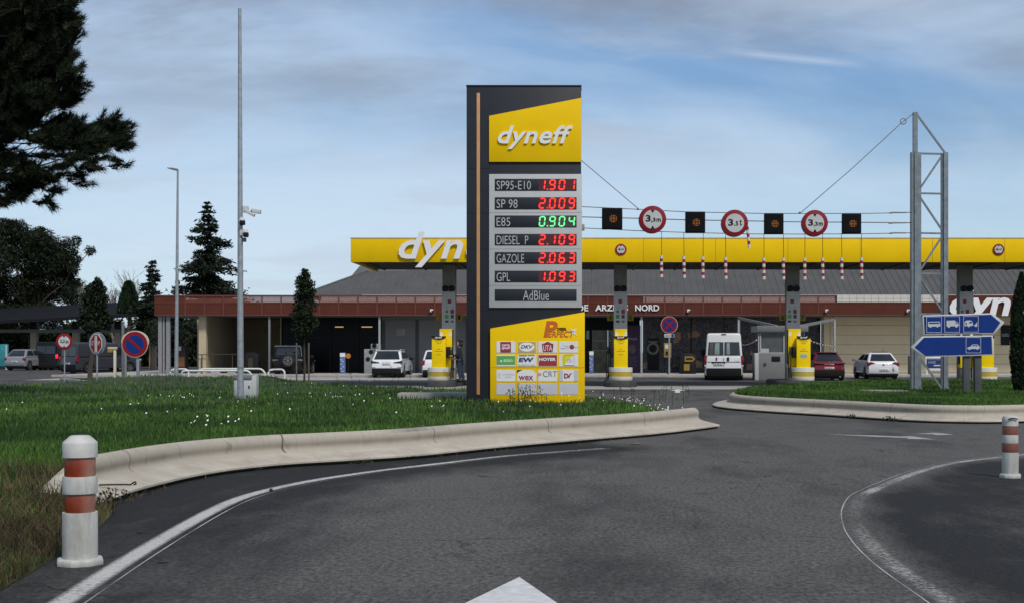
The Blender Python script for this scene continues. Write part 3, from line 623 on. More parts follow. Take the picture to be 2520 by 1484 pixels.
b1 = bollard('white bollard with bright orange bands and octagonal foot, in front of the kerb end', 9.46, 197, 349, [(1070, 82, 'cap'), (1123, 73, 'orange'), (1170, 82, 'white'), (1212, 72, 'orange'), (1258, 83, 'tube'), (1388, 83, 'end')], .045, .165)
b2 = bollard('shorter white bollard with faded brown bands and a handle slot in its cap', 15.97, 2486, 206.7, [(1021, 39, 'cap'), (1047, 38, 'fade'), (1069, 39, 'white'), (1089, 40, 'fade'), (1112, 40, 'tube'), (1175, 40, 'end')], .05, .13)
MB().tube([(-.055, -.099, .70), (-.03, -.108, .712), (0, -.11, .716), (.03, -.108, .712), (.055, -.099, .70)], .008, 6).build('handle_slot', M['black'], b2)
g = gnd(243, 1196, .12); g2 = gnd(343, 1193, .12)
rod = MB().tube([(0, 0, 0), (.12, 0, .003), (.26, .004, .004), (g2[0] - g[0] - .05, .0, .002), (g2[0] - g[0] - .02, .01, .025), (g2[0] - g[0], .012, .03), (g2[0] - g[0] + .01, -.005, .012), (g2[0] - g[0] - .01, -.02, .004)], .009, 7)
tag(rod.build('iron_rod', M['iron'], loc=(g[0], g[1], .135), smooth=True), 'bent black iron rod lying on the kerb apron beside the near bollard', 'rod')

# ------------------------------------------------------------------ price totem
def lp(D, vx0, z0=0.0):                                    # picture px -> local x,z of something standing at depth D with its origin at vx0, height z0
    s = F / D; return (lambda vx: (vx - vx0) / s), (lambda vy: EYE - (vy - CY) / s - z0)
DT = 31.7; X, Z = lp(DT, 1290, .28)
tot = thing('price_totem', 'tall anthracite fuel price totem with yellow panels and lit prices', 'price sign', (xw(1290, DT), DT, .28))
MB().box(X(1148), X(1430), 0, .55, Z(1000), Z(211)).build('body', M['dark'], tot, bevel=.012)
for vy in (415, 525.5, 614, 706, 765): MB().box(X(1149), X(1203), -.003, .02, Z(vy + .5), Z(vy - .5)).build('seam', M['black'], tot)
MB().box(X(1147), X(1431), -.015, .565, Z(214), Z(210.3)).build('top_cap', M['dark'], tot, bevel=.004)
for vx in (1215, 1360):
    MB().tube([(X(vx - 4), .25, Z(211)), (X(vx - 4), .25, Z(206.5)), (X(vx + 4), .25, Z(206.5)), (X(vx + 4), .25, Z(211))], .008).build('lifting_eye', M['galv'], tot)
MB().box(X(1173), X(1181), -.02, .0, Z(970), Z(230)).build('copper_strip', M['copper'], tot, bevel=.004)
pan = MB().prism([(X(1204), Z(400)), (X(1430), Z(400)), (X(1430), Z(243)), (X(1204), Z(287))], -.05, -.002).build('brand_panel', M['yellow'], tot, bevel=.004)
MB().text('dyneff', X(1225.6), X(1409.8), Z(369.4), Z(311.7), -.062, .03, .30, .020, 1.06).build('lettering', M['letter'], pan)
pp = MB().box(X(1204), X(1432), -.045, -.002, Z(757), Z(430)).build('price_panel', M['grey'], tot, bevel=.004)
sm = MB()
for vy in (524.5, 614, 703.5): sm.box(X(1204.5), X(1431.5), -.047, -.04, Z(vy + .35), Z(vy - .35))
sm.build('seam', M['midgrey'], pp)
SEG = {'0': 'abcdef', '1': 'bc', '2': 'abged', '3': 'abgcd', '4': 'fgbc', '5': 'afgcd', '6': 'afgedc', '8': 'abcdefg', '9': 'abcdfg'}
def digit(mb, ch, x0, x1, z0, z1, y0, y1):
    w = x1 - x0; h = z1 - z0; t = w * .21; g = t * .16; sh = .10 * h
    def S(px, pz): return (x0 + px + sh * (pz / h) - sh * .5, z0 + pz)
    def bar(ax, az, bx, bz):
        if az == bz: p = [(ax + g, az), (ax + g + t / 2, az + t / 2), (bx - g - t / 2, bz + t / 2), (bx - g, bz), (bx - g - t / 2, bz - t / 2), (ax + g + t / 2, az - t / 2)]
        else: p = [(ax, az + g), (ax + t / 2, az + g + t / 2), (bx + t / 2, bz - g - t / 2), (bx, bz - g), (bx - t / 2, bz - g - t / 2), (ax - t / 2, az + g + t / 2)]
        mb.prism([S(*q) for q in p], y0, y1)
    l, r, b, m_, u = t / 2, w - t / 2, t / 2, h / 2, h - t / 2
    J = dict(a=(l, u, r, u), b=(r, m_, r, u), c=(r, b, r, m_), d=(l, b, r, b), e=(l, b, l, m_), f=(l, m_, l, u), g=(l, m_, r, m_))
    for k in SEG[ch]: bar(*J[k])
rows = [('SP95-E10', 1306.8, 441.8, 471, '1.901', 0), ('SP 98', 1274, 487, 516.6, '2.009', 0), ('E85', 1256, 531.8, 560.8, '0.904', 1), ('DIESEL  P', 1300.5, 577, 605, '2.109', 0), ('GAZOLE', 1290, 621.7, 650.4, '2.063', 0), ('GPL', 1255.6, 667.3, 695.4, '1.093', 0), ('AdBlue', 1351, 712.5, 741, None, 0)]
for nm, xe, y0, y1, dg, gr_ in rows:
    rw = MB().box(X(1218), X(1419), -.055, -.0455, Z(y1), Z(y0)).build('price_row', M['dark'], tot, bevel=.003)
    c = (y0 + y1) / 2; xs = 1222.5 if dg else 1287.4
    MB().text(nm, X(xs), X(xe), Z(c + (11.5 if dg else 12.5)), Z(c - (9.5 if dg else 11)), -.0555, .003, 0, -.006).build('fuel_name', M['grey'], rw)
    if dg:
        MB().box(X(1326), X(1418), -.0565, -.0545, Z(y1 - 1.5), Z(y0 + 1.5)).build('display_window', M['ledtintg' if gr_ else 'ledtint'], rw)
        d = MB(); cx = [1334.5, 1359.5, 1383, 1407]
        for ch, q in zip(dg.replace('.', ''), cx): digit(d, ch, X(q - 7.8), X(q + 7.8), Z(y1 - 1.6), Z(y0 + 1.6), -.064, -.0568)
        d.box(X(1346.0), X(1349.0), -.064, -.0568, Z(y1 - 1.8), Z(y1 - 4.8))
        d.build('price_digits', M['ledgreen' if gr_ else 'ledred'], rw)
low = MB().prism([(X(1207), Z(991)), (X(1439), Z(991)), (X(1439), Z(768)), (X(1207), Z(808))], -.09, -.002).build('card_panel', M['yellow'], tot, bevel=.005)
MB().box(X(1207.5), X(1438.5), -.092, -.085, Z(904.2), Z(903.4)).build('seam', mat('seam_ochre', (.22, .13, .01), .6), low)
orr = mat('logo_orange', (.60, .12, .012), .5, .05)
pf = MB().text('P', X(1338), X(1373), Z(829), Z(789.5), -.096, .004, .18, .035).text('ERFECT', X(1349), X(1413), Z(829), Z(814), -.096, .004, .2, .02)
pf.build('perfect_logo', orr, low); MB().text('DIESEL', X(1371), X(1395), Z(812.5), Z(805.5), -.096, .004, .1, .03).build('diesel_logo', M['black'], low)
st = []
for k in range(8):
    r_ = (12 if k % 2 == 0 else 3.2); a = math.pi / 4 * k + math.pi / 4; st.append((X(1411 + r_ * math.cos(a) * 1.05), Z(816 - r_ * math.sin(a) * 1.2)))
MB().prism(st, -.0985, -.0965).build('star_logo', M['letter'], low)
cxs = [(1222.6, 1268.6), (1273.5, 1320.4), (1324.9, 1371.4), (1376.2, 1422.7)]; cys = [(839.2, 867), (871.9, 900.3), (909.3, 937.5), (941.9, 969.7)]
LG = dict(wine=mat('logo_wine', (.30, .03, .05), .5, .05), lg=mat('logo_green', (.10, .38, .08), .5, .04), ln=mat('logo_navy', (.02, .045, .14), .5, .04), lt=mat('logo_teal', (.12, .28, .32), .5), lgrey=mat('logo_grey', (.40, .40, .42), .5, .1), lyel=mat('logo_lemon', (.72, .68, .02), .5), pale=mat('logo_pale', (.52, .53, .56), .5, .05))
for ri, (y0, y1) in enumerate(cys):
    for ci, (x0, x1) in enumerate(cxs):
        k = (ri, ci); base_m = LG['pale'] if ri == 3 else M['white']
        pl = MB().box(X(x0), X(x1), -.098, -.0905, Z(y1), Z(y0)).build('card_plate', base_m, tot)
        w, h = x1 - x0, y1 - y0; px = lambda u: X(x0 + u * w); pz = lambda q: Z(y0 + q * h)
        def lg(nm, mb, m_): mb.build(nm, m_, pl)
        ya, yb = -.1005, -.0985
        if k == (0, 0):
            lg('logo_field', MB().box(px(.2), px(.77), ya, yb, pz(.98), pz(.05)), LG['wine']); lg('logo_text', MB().text('carte', px(.28), px(.7), pz(.44), pz(.22), ya, .002, 0, .02).text('dyneff', px(.27), px(.73), pz(.75), pz(.46), ya, .002, .2, .03), M['letter'])
        elif k == (0, 1):
            lg('logo_field', MB().box(px(.03), px(.97), ya, yb, pz(.97), pz(.03)), mat('logo_ochre', (.52, .36, .07), .5)); lg('logo_oval', MB().disc(px(.5), pz(.5), px(.9) - px(.5), -.1025, -.101, 40, pz(.1) - pz(.5)), M['letter']); lg('logo_text', MB().text('DKV', px(.18), px(.82), pz(.64), pz(.33), -.103, .002, .3, .03), LG['ln'])
        elif k == (0, 2):
            lg('logo_crest', MB().prism([(px(a), pz(b)) for a, b in ((.24, .95), (.19, .25), (.33, .16), (.5, .02), (.67, .16), (.81, .25), (.76, .95))], ya, yb), LG['wine']); lg('logo_text', MB().text('UTA', px(.27), px(.73), pz(.84), pz(.34), -.101, .002, 0, .0), M['letter'])
        elif k == (0, 3):
            lg('logo_disc', MB().disc(px(.67), pz(.5), (px(1) - px(0)) * .125, ya, yb), LG['wine']); lg('logo_text', MB().text('Total', px(.2), px(.5), pz(.48), pz(.34), ya, .002).text('Fleet Pro', px(.08), px(.5), pz(.68), pz(.54), ya, .002).text('card', px(.8), px(.98), pz(.58), pz(.44), ya, .002), LG['lgrey'])
        elif k == (1, 0):
            lg('logo_field', MB().box(px(.01), px(.99), ya, yb, pz(.88), pz(.1)), LG['lg']); lg('logo_text', MB().text('a', px(.18), px(.31), pz(.63), pz(.45), -.101, .002, 0, .02).text('EDDO', px(.38), px(.86), pz(.62), pz(.40), -.101, .002, 0, .02), M['letter'])
        elif k == (1, 1):
            lg('logo_bar', MB().box(px(.08), px(.5), ya, yb, pz(.14), pz(0)).box(px(.55), px(.9), ya, yb, pz(.1), pz(0)), LG['lt']); lg('logo_text', MB().text('EW', px(.07), px(.86), pz(.64), pz(.26), ya, .002, .1, .05), LG['ln']); lg('logo_name', MB().text('EUROWAG', px(.07), px(.92), pz(.98), pz(.82), ya, .002), LG['lgrey'])
        elif k == (1, 2):
            lg('logo_field', MB().box(px(.02), px(.99), ya, yb, pz(.97), pz(.03)), LG['wine']); lg('logo_text', MB().text('HOYER', px(.05), px(.93), pz(.54), pz(.26), -.101, .002, 0, .04), M['letter'])
        elif k == (1, 3):
            lg('logo_frame', MB().box(px(.25), px(.79), ya, yb, pz(.95), pz(.01)), LG['ln']); lg('logo_white', MB().box(px(.27), px(.775), -.1018, -.1012, pz(.9), pz(.05)), M['letter']); lg('logo_lemon', MB().prism([(px(.27), pz(.9)), (px(.27), pz(.05)), (px(.74), pz(.05))], -.1026, -.102).box(px(.16), px(.25), -.1005, -.0985, pz(.95), pz(.05)), LG['lyel']); lg('logo_text', MB().text('APRC', px(.36), px(.7), pz(.53), pz(.36), -.103, .002).text('CARD', px(.42), px(.7), pz(.7), pz(.56), -.103, .002), LG['lgrey'])
        elif k == (2, 0): lg('logo_text', MB().text('LA MECCA', px(.33), px(.98), pz(.46), pz(.32), ya, .002, .1, -.008).text('card', px(.46), px(.76), pz(.66), pz(.54), ya, .002).text('it', px(.06), px(.22), pz(.7), pz(.15), ya, .002, .1, -.01), LG['lgrey'])
        elif k == (2, 1):
            lg('logo_corner', MB().prism([(px(0), pz(.32)), (px(0), pz(0)), (px(.28), pz(0)), (px(.14), pz(.1)), (px(.04), pz(.2))], ya, yb), M['black']); lg('logo_peak', MB().prism([(px(.76), pz(0)), (px(1), pz(0)), (px(1), pz(.3)), (px(.9), pz(.1))], ya, yb), M['yellow']); lg('logo_text', MB().text('wex', px(.07), px(.84), pz(.9), pz(.5), ya, .002, 0, .02), LG['wine'])
        elif k == (2, 2):
            lg('logo_mark', MB().ring(px(.08), pz(.4), (px(1) - px(0)) * .05, (px(1) - px(0)) * .085, ya, yb, 20).disc(px(.08), pz(.4), (px(1) - px(0)) * .025, ya, yb, 12), orr); lg('logo_text', MB().text('CRT', px(.25), px(.99), pz(.6), pz(.1), ya, .002, 0, .0), M['midgrey'])
        elif k == (2, 3):
            lg('logo_side', MB().box(px(.01), px(.2), ya, yb, pz(.98), pz(.02)).box(px(.78), px(.99), ya, yb, pz(.98), pz(.02)), LG['pale']); lg('logo_text', MB().text('D', px(.26), px(.5), pz(.74), pz(.3), ya, .002, 0, .05).prism([(px(a), pz(b)) for a, b in ((.47, .62), (.53, .74), (.6, .42), (.7, .26), (.56, .32))], ya - .002, yb), LG['wine'])

# ------------------------------------------------------------------ camera mast and its cabinet
DM = 33.6; gz = .30; X, Z = lp(DM, 592, gz)
ms_ = thing('camera_mast', 'tall tapering galvanised mast with surveillance cameras halfway up', 'mast', (xw(592, DM), DM, gz))
MB().cyl((0, 0, 0), (-.02, 0, Z(22)), .083, .041, 20).build('pole', M['galv'], ms_, smooth=True)
MB().box(-.2, .2, -.2, .2, -.04, .015).prism([(-.2, .015), (-.085, .14), (-.08, .015)], -.008, .008).prism([(.2, .015), (.085, .14), (.08, .015)], -.008, .008).sprism([(-.2, .015), (-.085, .14), (-.08, .015)], -.008, .008).build('base_plate', M['galv'], ms_)
for a in (-1, 1):
    for b in (-1, 1): MB().cyl((.15 * a, .15 * b, -.15), (.15 * a, .15 * b, .05), .014, n=8).build('bolt', M['galv'], ms_)
MB().cyl((0, 0, Z(905)), (0, 0, Z(902)), .087, n=20).build('door_band', M['midgrey'], ms_)
br = MB().box(X(599), X(611), -.05, .05, Z(524), Z(508)).box(X(601), X(622), -.03, .03, Z(524), Z(519)).build('bracket', M['signwhite'], ms_, bevel=.006)
MB().obox((X(603), -.03, Z(519)), (X(628), -.06, Z(532)), .085, .075).build('camera_body', M['signwhite'], ms_, bevel=.01)
c_ = MB().obox((X(617), .03, Z(519)), (X(641), .03, Z(522)), .12, .10).build('camera_body', M['signwhite'], ms_, bevel=.01)
for vx, vy, w in ((600.5, 550.5, 6.3), (609, 580, 6.3)):
    ar = MB().box(X(592), X(vx + 1), -.10, -.02, Z(vy + 2), Z(vy - 14)).ball((X(vx - 3), -.08, Z(vy - 5)), .08, .07, .09).build('dome_mount', M['signwhite'], ms_, bevel=.012)
    MB().box(X(vx - w), X(vx + w), -.20, -.09, Z(vy + 6), Z(vy - 6)).build('camera_head', M['black'], ms_, bevel=.03, seg=3)
MB().box(X(598), X(606), -.06, .03, Z(596), Z(586)).build('junction_box', M['midgrey'], ms_, bevel=.01)
DC = 34.6; X, Z = lp(DC, 603, .28)
cb = thing('utility_cabinet', 'small grey electrical cabinet behind the foot of the camera mast', 'cabinet', (xw(603, DC), DC, .28))
MB().box(X(575), X(630), 0, .3, 0, Z(923)).build('housing', M['grey'], cb, bevel=.012)
MB().box(X(574), X(620), -.03, .3, Z(932), Z(922)).build('roof_lip', M['midgrey'], cb, bevel=.008)
MB().box(X(578), X(618), -.012, 0, .05, Z(936)).build('door', M['grey'], cb, bevel=.006)
MB().box(X(612), X(615), -.03, -.01, Z(955), Z(948)).build('handle', M['black'], cb)

# ------------------------------------------------------------------ street lamp
DL = 64; X, Z = lp(DL, 434, .28)
sl = thing('street_lamp', 'tall thin galvanised street lamp with a flat lamp head bent to one side', 'street lamp', (xw(434, DL), DL, .28))
MB().cyl((0, 0, 0), (X(437.5), 0, Z(424)), .10, .045, 14).tube([(X(437.5), 0, Z(426)), (X(437.3), 0, Z(419)), (X(434), 0, Z(417.5))], .05).build('pole', M['galv'], sl, smooth=True)
MB().prism([(X(437), Z(421)), (X(438), Z(417)), (X(426), Z(414.5)), (X(413), Z(414.2)), (X(413), Z(415.5)), (X(427), Z(419.5))], -.14, .14).build('lamp_head', M['midgrey'], sl, bevel=.01)

# ------------------------------------------------------------------ fuel canopy
DF, DB = 56.6, 63.5; cp = thing('fuel_canopy', 'long flat fuel canopy with a bright yellow fascia on grey columns', 'canopy', (xw(1527, 60), 60, 0))
xl, xr_ = xw(863, DF), 25.0; zt, zb = zw(588, DF), zw(646, DF)
MB().box(xl, xr_, DF, DF + .08, zb, zt).box(xl, xl + .08, DF + .083, DB, zb, zt).box(xr_ - .08, xr_, DF + .083, DB, zb, zt).box(xl + .083, xr_ - .083, DB - .08, DB, zb + .12, zt).build('fascia', M['yellow'], cp, world=True, bevel=.01)
MB().box(xl - .015, xr_ + .015, DF - .015, DB + .015, zt + .002, zt + .05).build('coping', mat('coping_cream', (.62, .50, .22), .5), cp, world=True)
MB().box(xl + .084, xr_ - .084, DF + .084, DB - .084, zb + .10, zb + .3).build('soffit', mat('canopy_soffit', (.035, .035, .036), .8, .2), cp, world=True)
for k in range(11): MB().box(xl + 3.2 + k * 3.05, xl + 3.214 + k * 3.05, DF - .003, DF - .0002, zb + .01, zt - .01).build('fascia_joint', mat('seam_ochre', (.22, .13, .01), .6), cp, world=True)
bs = MB()
for k in range(18): bs.box(xl + .4 + k * 1.95, xl + .48 + k * 1.95, DF + .3, DB - .3, zb + .05, zb + .099)
bs.build('soffit_batten', M['black'], cp, world=True)
MB().text('dyneff', xw(982, DF), xw(1279, DF), zw(659, DF), zw(571, DF), DF - .07, .06, .28, .020, 1.06).build('lettering', M['letter'], cp, world=True)
colm = mat('column_concrete', (.27, .26, .235), .8, .15, 2); colp = mat('column_panel', (.58, .555, .52), .5, .06, 1.5)
ltp = MB()
def stickers(vx, D, y):
    s = F / D; u = lambda v: zw(v, D); q = []
    lay = [('card_sticker', .34, 742, .6, 10, LG['wine']), ('card_sticker', -.45, 757, .5, 7, M['grey']), ('card_sticker', .5, 757, .45, 7, M['grey']), ('card_sticker', -.45, 766.5, .42, 7, M['midgrey']), ('card_sticker', .5, 766.5, .58, 10, LG['wine']), ('card_sticker', -.45, 778.5, .6, 9.5, LG['lg']), ('card_sticker', .5, 778.5, .5, 9.5, mat('sticker_plum', (.12, .05, .09), .5)), ('card_sticker', -.45, 790.5, .56, 5, M['navy']), ('card_sticker', .5, 790.5, .5, 5, M['lettergrey'] if 'lettergrey' in M else M['midgrey'])]
    for nm, dx, vy, w, h, m_ in lay:
        x = xw(vx + dx * 14 * (0 if w == .6 and vy == 742 else 1), D)
        q.append((nm, MB().box(x - w * 7.5 / s, x + w * 7.5 / s, y - .006, y - .001, u(vy + h / 2), u(vy - h / 2)), m_))
    return q
nums = {1106: (None, '1'), 1526.5: ('4', '5'), 1949.5: ('6', '7'), 2374: ('8', '9')}
for vx in (1106, 1526.5, 1949.5, 2374):
    x = xw(vx, 60); w = .29
    cl = MB().box(x - w, x + w, 59.71, 60.29, 0.2, zb + .1).build('column', colm, cp, world=True, bevel=.02)
    MB().box(x - w - .012, x + w + .012, 59.66, 59.70, zw(905, 60), zw(718.5, 60)).build('column_panel', colp, cl, world=True, bevel=.006)
    for dx in (-.15, .15):
        MB().disc(x + dx, zw(711.5, 60), .135, 59.52, 59.70, 20).build('floodlight', M['black'], cl, world=True, bevel=.03)
    for nm, mb, m_ in stickers(vx, 59.66, 59.66): mb.build(nm, m_, cl, world=True)
    for sd, ch in zip((-1, 1), nums[vx]):
        a, b = sorted((x + sd * (w + .02), x + sd * (w + .30)))
        npl = MB().box(a, b, 59.85, 59.88, zw(789, 60), zw(773, 60)).build('number_plate', mat('plate_yellow', (.26, .17, .01), .6), cl, world=True)
        if ch: MB().text(ch, a + .09, b - .09, zw(786, 60), zw(776, 60), 59.848, .004, 0, .03).build('digit', M['black'], cl, world=True)
def round_sign(root, cx, cz, r, y, label_txt=None, arrows=True, small=None, pos=None, back=None):
    """limit sign: red ring, white face, black writing; faces -y, origin at its centre"""
    MB().disc(cx, cz, r, y - .012, y + .012, 44).build('rim', M['red'], root, bevel=.004)
    MB().disc(cx, cz, r * .70, y - .017, y - .0125, 44).build('face', M['signwhite'], root)
    t = MB()
    for s_, a, b, c, d in label_txt: t.text(s_, cx + a * r, cx + b * r, cz + c * r, cz + d * r, y - .0175, .003, 0, .035)
    if arrows:
        for q in (1, -1): t.prism([(cx - .14 * r, cz + q * .69 * r), (cx + .14 * r, cz + q * .69 * r), (cx, cz + q * .46 * r)], y - .0205, y - .0175)
    t.build('writing', M['black'], root)
for i, vx in enumerate((1528, 2457)):
    lab = ('small round 4 m height limit sign on the yellow fascia, nearer the price totem', 'small round 4 m height limit sign on the yellow fascia, beyond the lattice mast')[i]
    t = thing('limit_sign', lab, 'road sign', (xw(vx, DF), DF - .02, zw(615, DF)), group='height limit signs on the canopy fascia')
    round_sign(t, 0, 0, .24, -.012, [('4', -.52, -.14, -.26, .3), ('m', -.05, .2, -.14, .12), ('00', .25, .52, -.14, .16)])

# ------------------------------------------------------------------ pumps on their islands
drumw = mat('drum_white', (.66, .65, .58), .45, .06, 3, dirt=.15); drumy = mat('drum_yellow', (.48, .33, .02), .4, .1, 3); pumpy = mat('pump_yellow', (.86, .60, .003), .55, .04, 2, spec=.15)
def pump(vx, label, dxb, side, disp=False, wide=False):
    D = 58.4; x = xw(vx, D); r = thing('fuel_pump', label, 'fuel pump', (x, D, .26), group='yellow fuel pumps under the canopy')
    dr = MB().lathe([(.50, .0), (.515, .02), (.515, .165), (.50, .17)], n=36).build('base_drum', drumw, r, smooth=True)
    MB().lathe([(.505, .17), (.505, .365)], n=36).build('drum_band', drumy, dr, smooth=True)
    MB().lathe([(.50, .365), (.515, .37), (.515, .545), (.50, .56)], n=36).build('drum_top', drumw, dr, smooth=True)
    MB().box(-.30, .30, -.30, .15, .55, 1.84).build('front_cabinet', pumpy, r, bevel=.015)
    MB().box(dxb - .28, dxb + .27, .155, .55, .55, 2.24).build('rear_cabinet', pumpy, r, bevel=.015)
    for q in (-.2, .2): MB().box(dxb + q - .055, dxb + q + .055, .145, .153, 1.92, 2.1).build('price_card', M['white'], r)
    MB().box(dxb + side * .275 - .02, dxb + side * .275 + .02, .2, .5, .7, 2.2).build('side_trim', M['black'], r)
    bn = MB().prism([(-.32, 1.92), (.32, 1.92), (.30, 1.85), (.14, 1.79), (0, 1.775), (-.14, 1.79), (-.30, 1.85)], -.34, -.301).build('banner', M['black'], r)
    MB().text('dyneff', -.16, .16, 1.80, 1.905, -.341, .006, .3, .02).build('lettering', M['letter'], bn)
    tx = MB()
    for zz2, w2, n2 in ((1.68, .17, 3), (1.60, .10, 2), (1.36, .06, 2), (1.27, .17, 3), (1.12, .09, 2)):
        tx.box(-w2, w2, -.304, -.3005, zz2 - .012, zz2 + .012)
    tx.build('notice_print', mat('notice_ink', (.30, .19, .01), .5), r)
    if disp: MB().box(-.15, .15, -.31, -.3, .99, 1.13).build('display', mat('blue_display', (.12, .22, .26), .2, emit=(.3, .55, .65), estr=.25), r)
    noz = MB().box(side * .31, side * .46, -.24, .12, .98, 1.46) if side > 0 else MB().box(-.46, -.31, -.24, .12, .98, 1.46)
    noz.build('nozzle_holder', M['black'], r, bevel=.02)
    for q in range(2):
        xx = side * (.47 + .09 * q); MB().tube([(xx, -.1 + q * .1, 1.35), (xx + side * .06, -.16, 1.1), (xx + side * .08, -.2, .5), (xx + side * .05, -.12, .1), (xx, .1, .12), (xx - side * .02, .25, .8), (xx - side * .06, .3, 1.7)], .022, 7).build('hose', M['black'], r, smooth=True)
        MB().tube([(xx, -.2, 1.12), (xx, -.12, 1.30), (xx, -.04, 1.42), (xx, .06, 1.44)], [.018, .03, .035, .03], 7).build('nozzle', M['black'], r, smooth=True)
    return r
pump(1081.5, 'yellow fuel pump beside the person in dark clothes', .26, 1)
pump(1527.5, 'yellow fuel pump alone on its kerbed island, in front of the shop door', 0.02, -1)
pump(1975, 'yellow fuel pump with a small lit blue display, beside the dark red car', -.32, -1, True)
pump(2424, 'yellow fuel pump half hidden behind the blue arrow signs', -.75, -1)
dk = mat('island_kerb', (.045, .044, .042), .8, .25, 3, bump=.3)
for i, (vx, lab) in enumerate(((1090, 'dark rounded island kerb under the pump where the person stands'), (1527, 'dark rounded island kerb under the pump before the shop door'), (1950, 'dark island kerb under the pump beside the dark red car'), (2390, 'dark island kerb under the pump behind the blue signs'))):
    x = xw(vx, 58.5); pts = []
    for k in range(9): a = math.pi + math.pi * k / 8; pts.append((x + .66 * math.cos(a), 57.2 + .6 * math.sin(a)))
    pts += [(x + .66, 62.2), (x - .66, 62.2)]; n = len(pts); v = [(a, b, .0) for a, b in pts] + [(a, b, .2) for a, b in pts] + [(x + (a - x) * .9, 58.5 + (b - 58.5) * .98, .26) for a, b in pts]
    o = MB().add(v, [tuple(range(2 * n, 3 * n))] + [(i2 + m0 * n, (i2 + 1) % n + m0 * n, (i2 + 1) % n + (m0 + 1) * n, i2 + (m0 + 1) * n) for m0 in (0, 1) for i2 in range(n)]).build('pump_island', dk, loc=(x, 58.5, 0), world=True, smooth=True)
    tag(o, lab, 'pump island', 'kerbed islands under the pumps')

# ------------------------------------------------------------------ height gantry: two lattice masts and cables, signs and batons hung from it
DG = 38.4; X, Z = lp(DG, 1820, .26); gx = xw(1820, DG)
gt = thing('height_gantry', 'steel lattice mast and wire cables spanning the lane over the pumps', 'gantry', (gx, DG, .26))
LT = M['lattice']
def mast(off, side, name):
    o = lambda vx: X(vx) + off; m = MB()
    # main column: an H section seen at an angle, flange lit and web dark
    m.box(o(2243), o(2249.5), -.02, .18, Z(968), Z(375)).box(o(2249.5) + .002, o(2266), -.06, .20, Z(968), Z(376)).box(o(2247.5), o(2258), -.03, .10, Z(375) + .001, Z(277))
    m.box(o(2318), o(2322), .02, .16, Z(966), Z(377)).box(o(2322) + .002, o(2333), -.03, .17, Z(966), Z(376))
    root = m.build(name, LT, gt)
    d = MB(); ys = [378, 476, 574, 673, 772, 870]
    for y in ys: d.obox((o(2266), .06, Z(y)), (o(2319), .06, Z(y + 1)), .05, .05)
    zz_ = [(2266, 463, 2319, 384), (2266, 487, 2319, 566), (2319, 583, 2266, 665), (2266, 684, 2319, 765), (2319, 780, 2266, 862), (2266, 881, 2322, 960), (2257, 281, 2327, 377)]
    for a, b, c, e in zz_: d.obox((o(a), .05, Z(b)), (o(c), .05, Z(e)), .055, .05)
    d.build('lattice_brace', LT, root)
    b = MB().box(o(2230), o(2278), -.2, .34, Z(972), Z(966)).prism([(o(2236), Z(966)), (o(2249), Z(948)), (o(2249), Z(966))], .02, .05).prism([(o(2278), Z(966)), (o(2266), Z(948)), (o(2266), Z(966))], .02, .05).box(o(2308), o(2344), -.15, .3, Z(970), Z(964.5)).prism([(o(2343), Z(964.5)), (o(2333), Z(946)), (o(2333), Z(964.5))], .02, .05)
    b.build('base_plate', M['midgrey'], root)
mast(0, 1, 'lattice_mast')
offl = X(1342) - X(2249.5); mast(offl, -1, 'lattice_mast')
cab = dict(top=[(1360, 504), (1434, 509), (1573, 515.6), (1687, 521.7), (1880, 525.8), (1960, 525.8), (2120, 525.8), (2190, 524.5), (2243, 523)],
           mid=[(1360, 531), (1434, 534.2), (1571, 537.7), (1686, 541.3), (1880, 544.7), (1932, 546), (2120, 547.5), (2243, 548.5)],
           low=[(1360, 555), (1439, 561.6), (1577, 568.5), (1686, 572.3), (1834, 576), (1960, 576.5), (2120, 575.8), (2243, 573.3)],
           stay=[(1342, 300), (1433, 397), (1573, 515.6)], stay2=[(1972, 523.5), (2100, 413), (2218, 304), (2247, 281)])
for k, pts in cab.items():
    MB().tube([(X(a), .06, Z(b)), ] + [(X(c), .06, Z(d)) for c, d in pts[1:]] if False else [(X(a), .06, Z(b)) for a, b in pts], .013 if k != 'mid' else .016, 6).build('cable', M['midgrey'], gt)
for y in (523.4, 548.6, 573.4): MB().tube([(X(2187), .06, Z(y + 1.2)), (X(2194), .06, Z(y + .8)), (X(2200), .06, Z(y)), (X(2232), .06, Z(y))], [.012, .028, .024, .02], 6).build('turnbuckle', M['midgrey'], gt)
for a, b in ((1570, 515), (1969, 524)): MB().ball((X(a), .06, Z(b)), .035).build('cable_clamp', M['midgrey'], gt)
MB().ring(X(2224), Z(299), .07, .095, .05, .07, 16).build('turnbuckle', M['midgrey'], gt)
MB().box(X(1426), X(1438.5), -.05, .1, Z(568), Z(553)).build('cable_box', mat('tan_box', (.34, .27, .19), .6), gt, bevel=.01)
def hang(name, vx, vy, label, cat, group): return thing(name, label, cat, (xw(vx, DG), DG + .06, zw(vy, DG)), group=group)
sc_ = F / DG
boxm = mat('led_box', (.006, .007, .010), .6, .2, spec=.12)
LB = [(1506.5, 539, 25.3, 26.5, 'hung first from the price totem', .9, 5), (1711, 548, 24.5, 26.3, 'between the first and middle round signs', 0, 5), (1904.5, 551.5, 23.8, 25.8, 'between the middle and last round signs', 0, 6), (2096, 551, 23.5, 25, 'hung nearest the lattice mast', -.2, 6)]
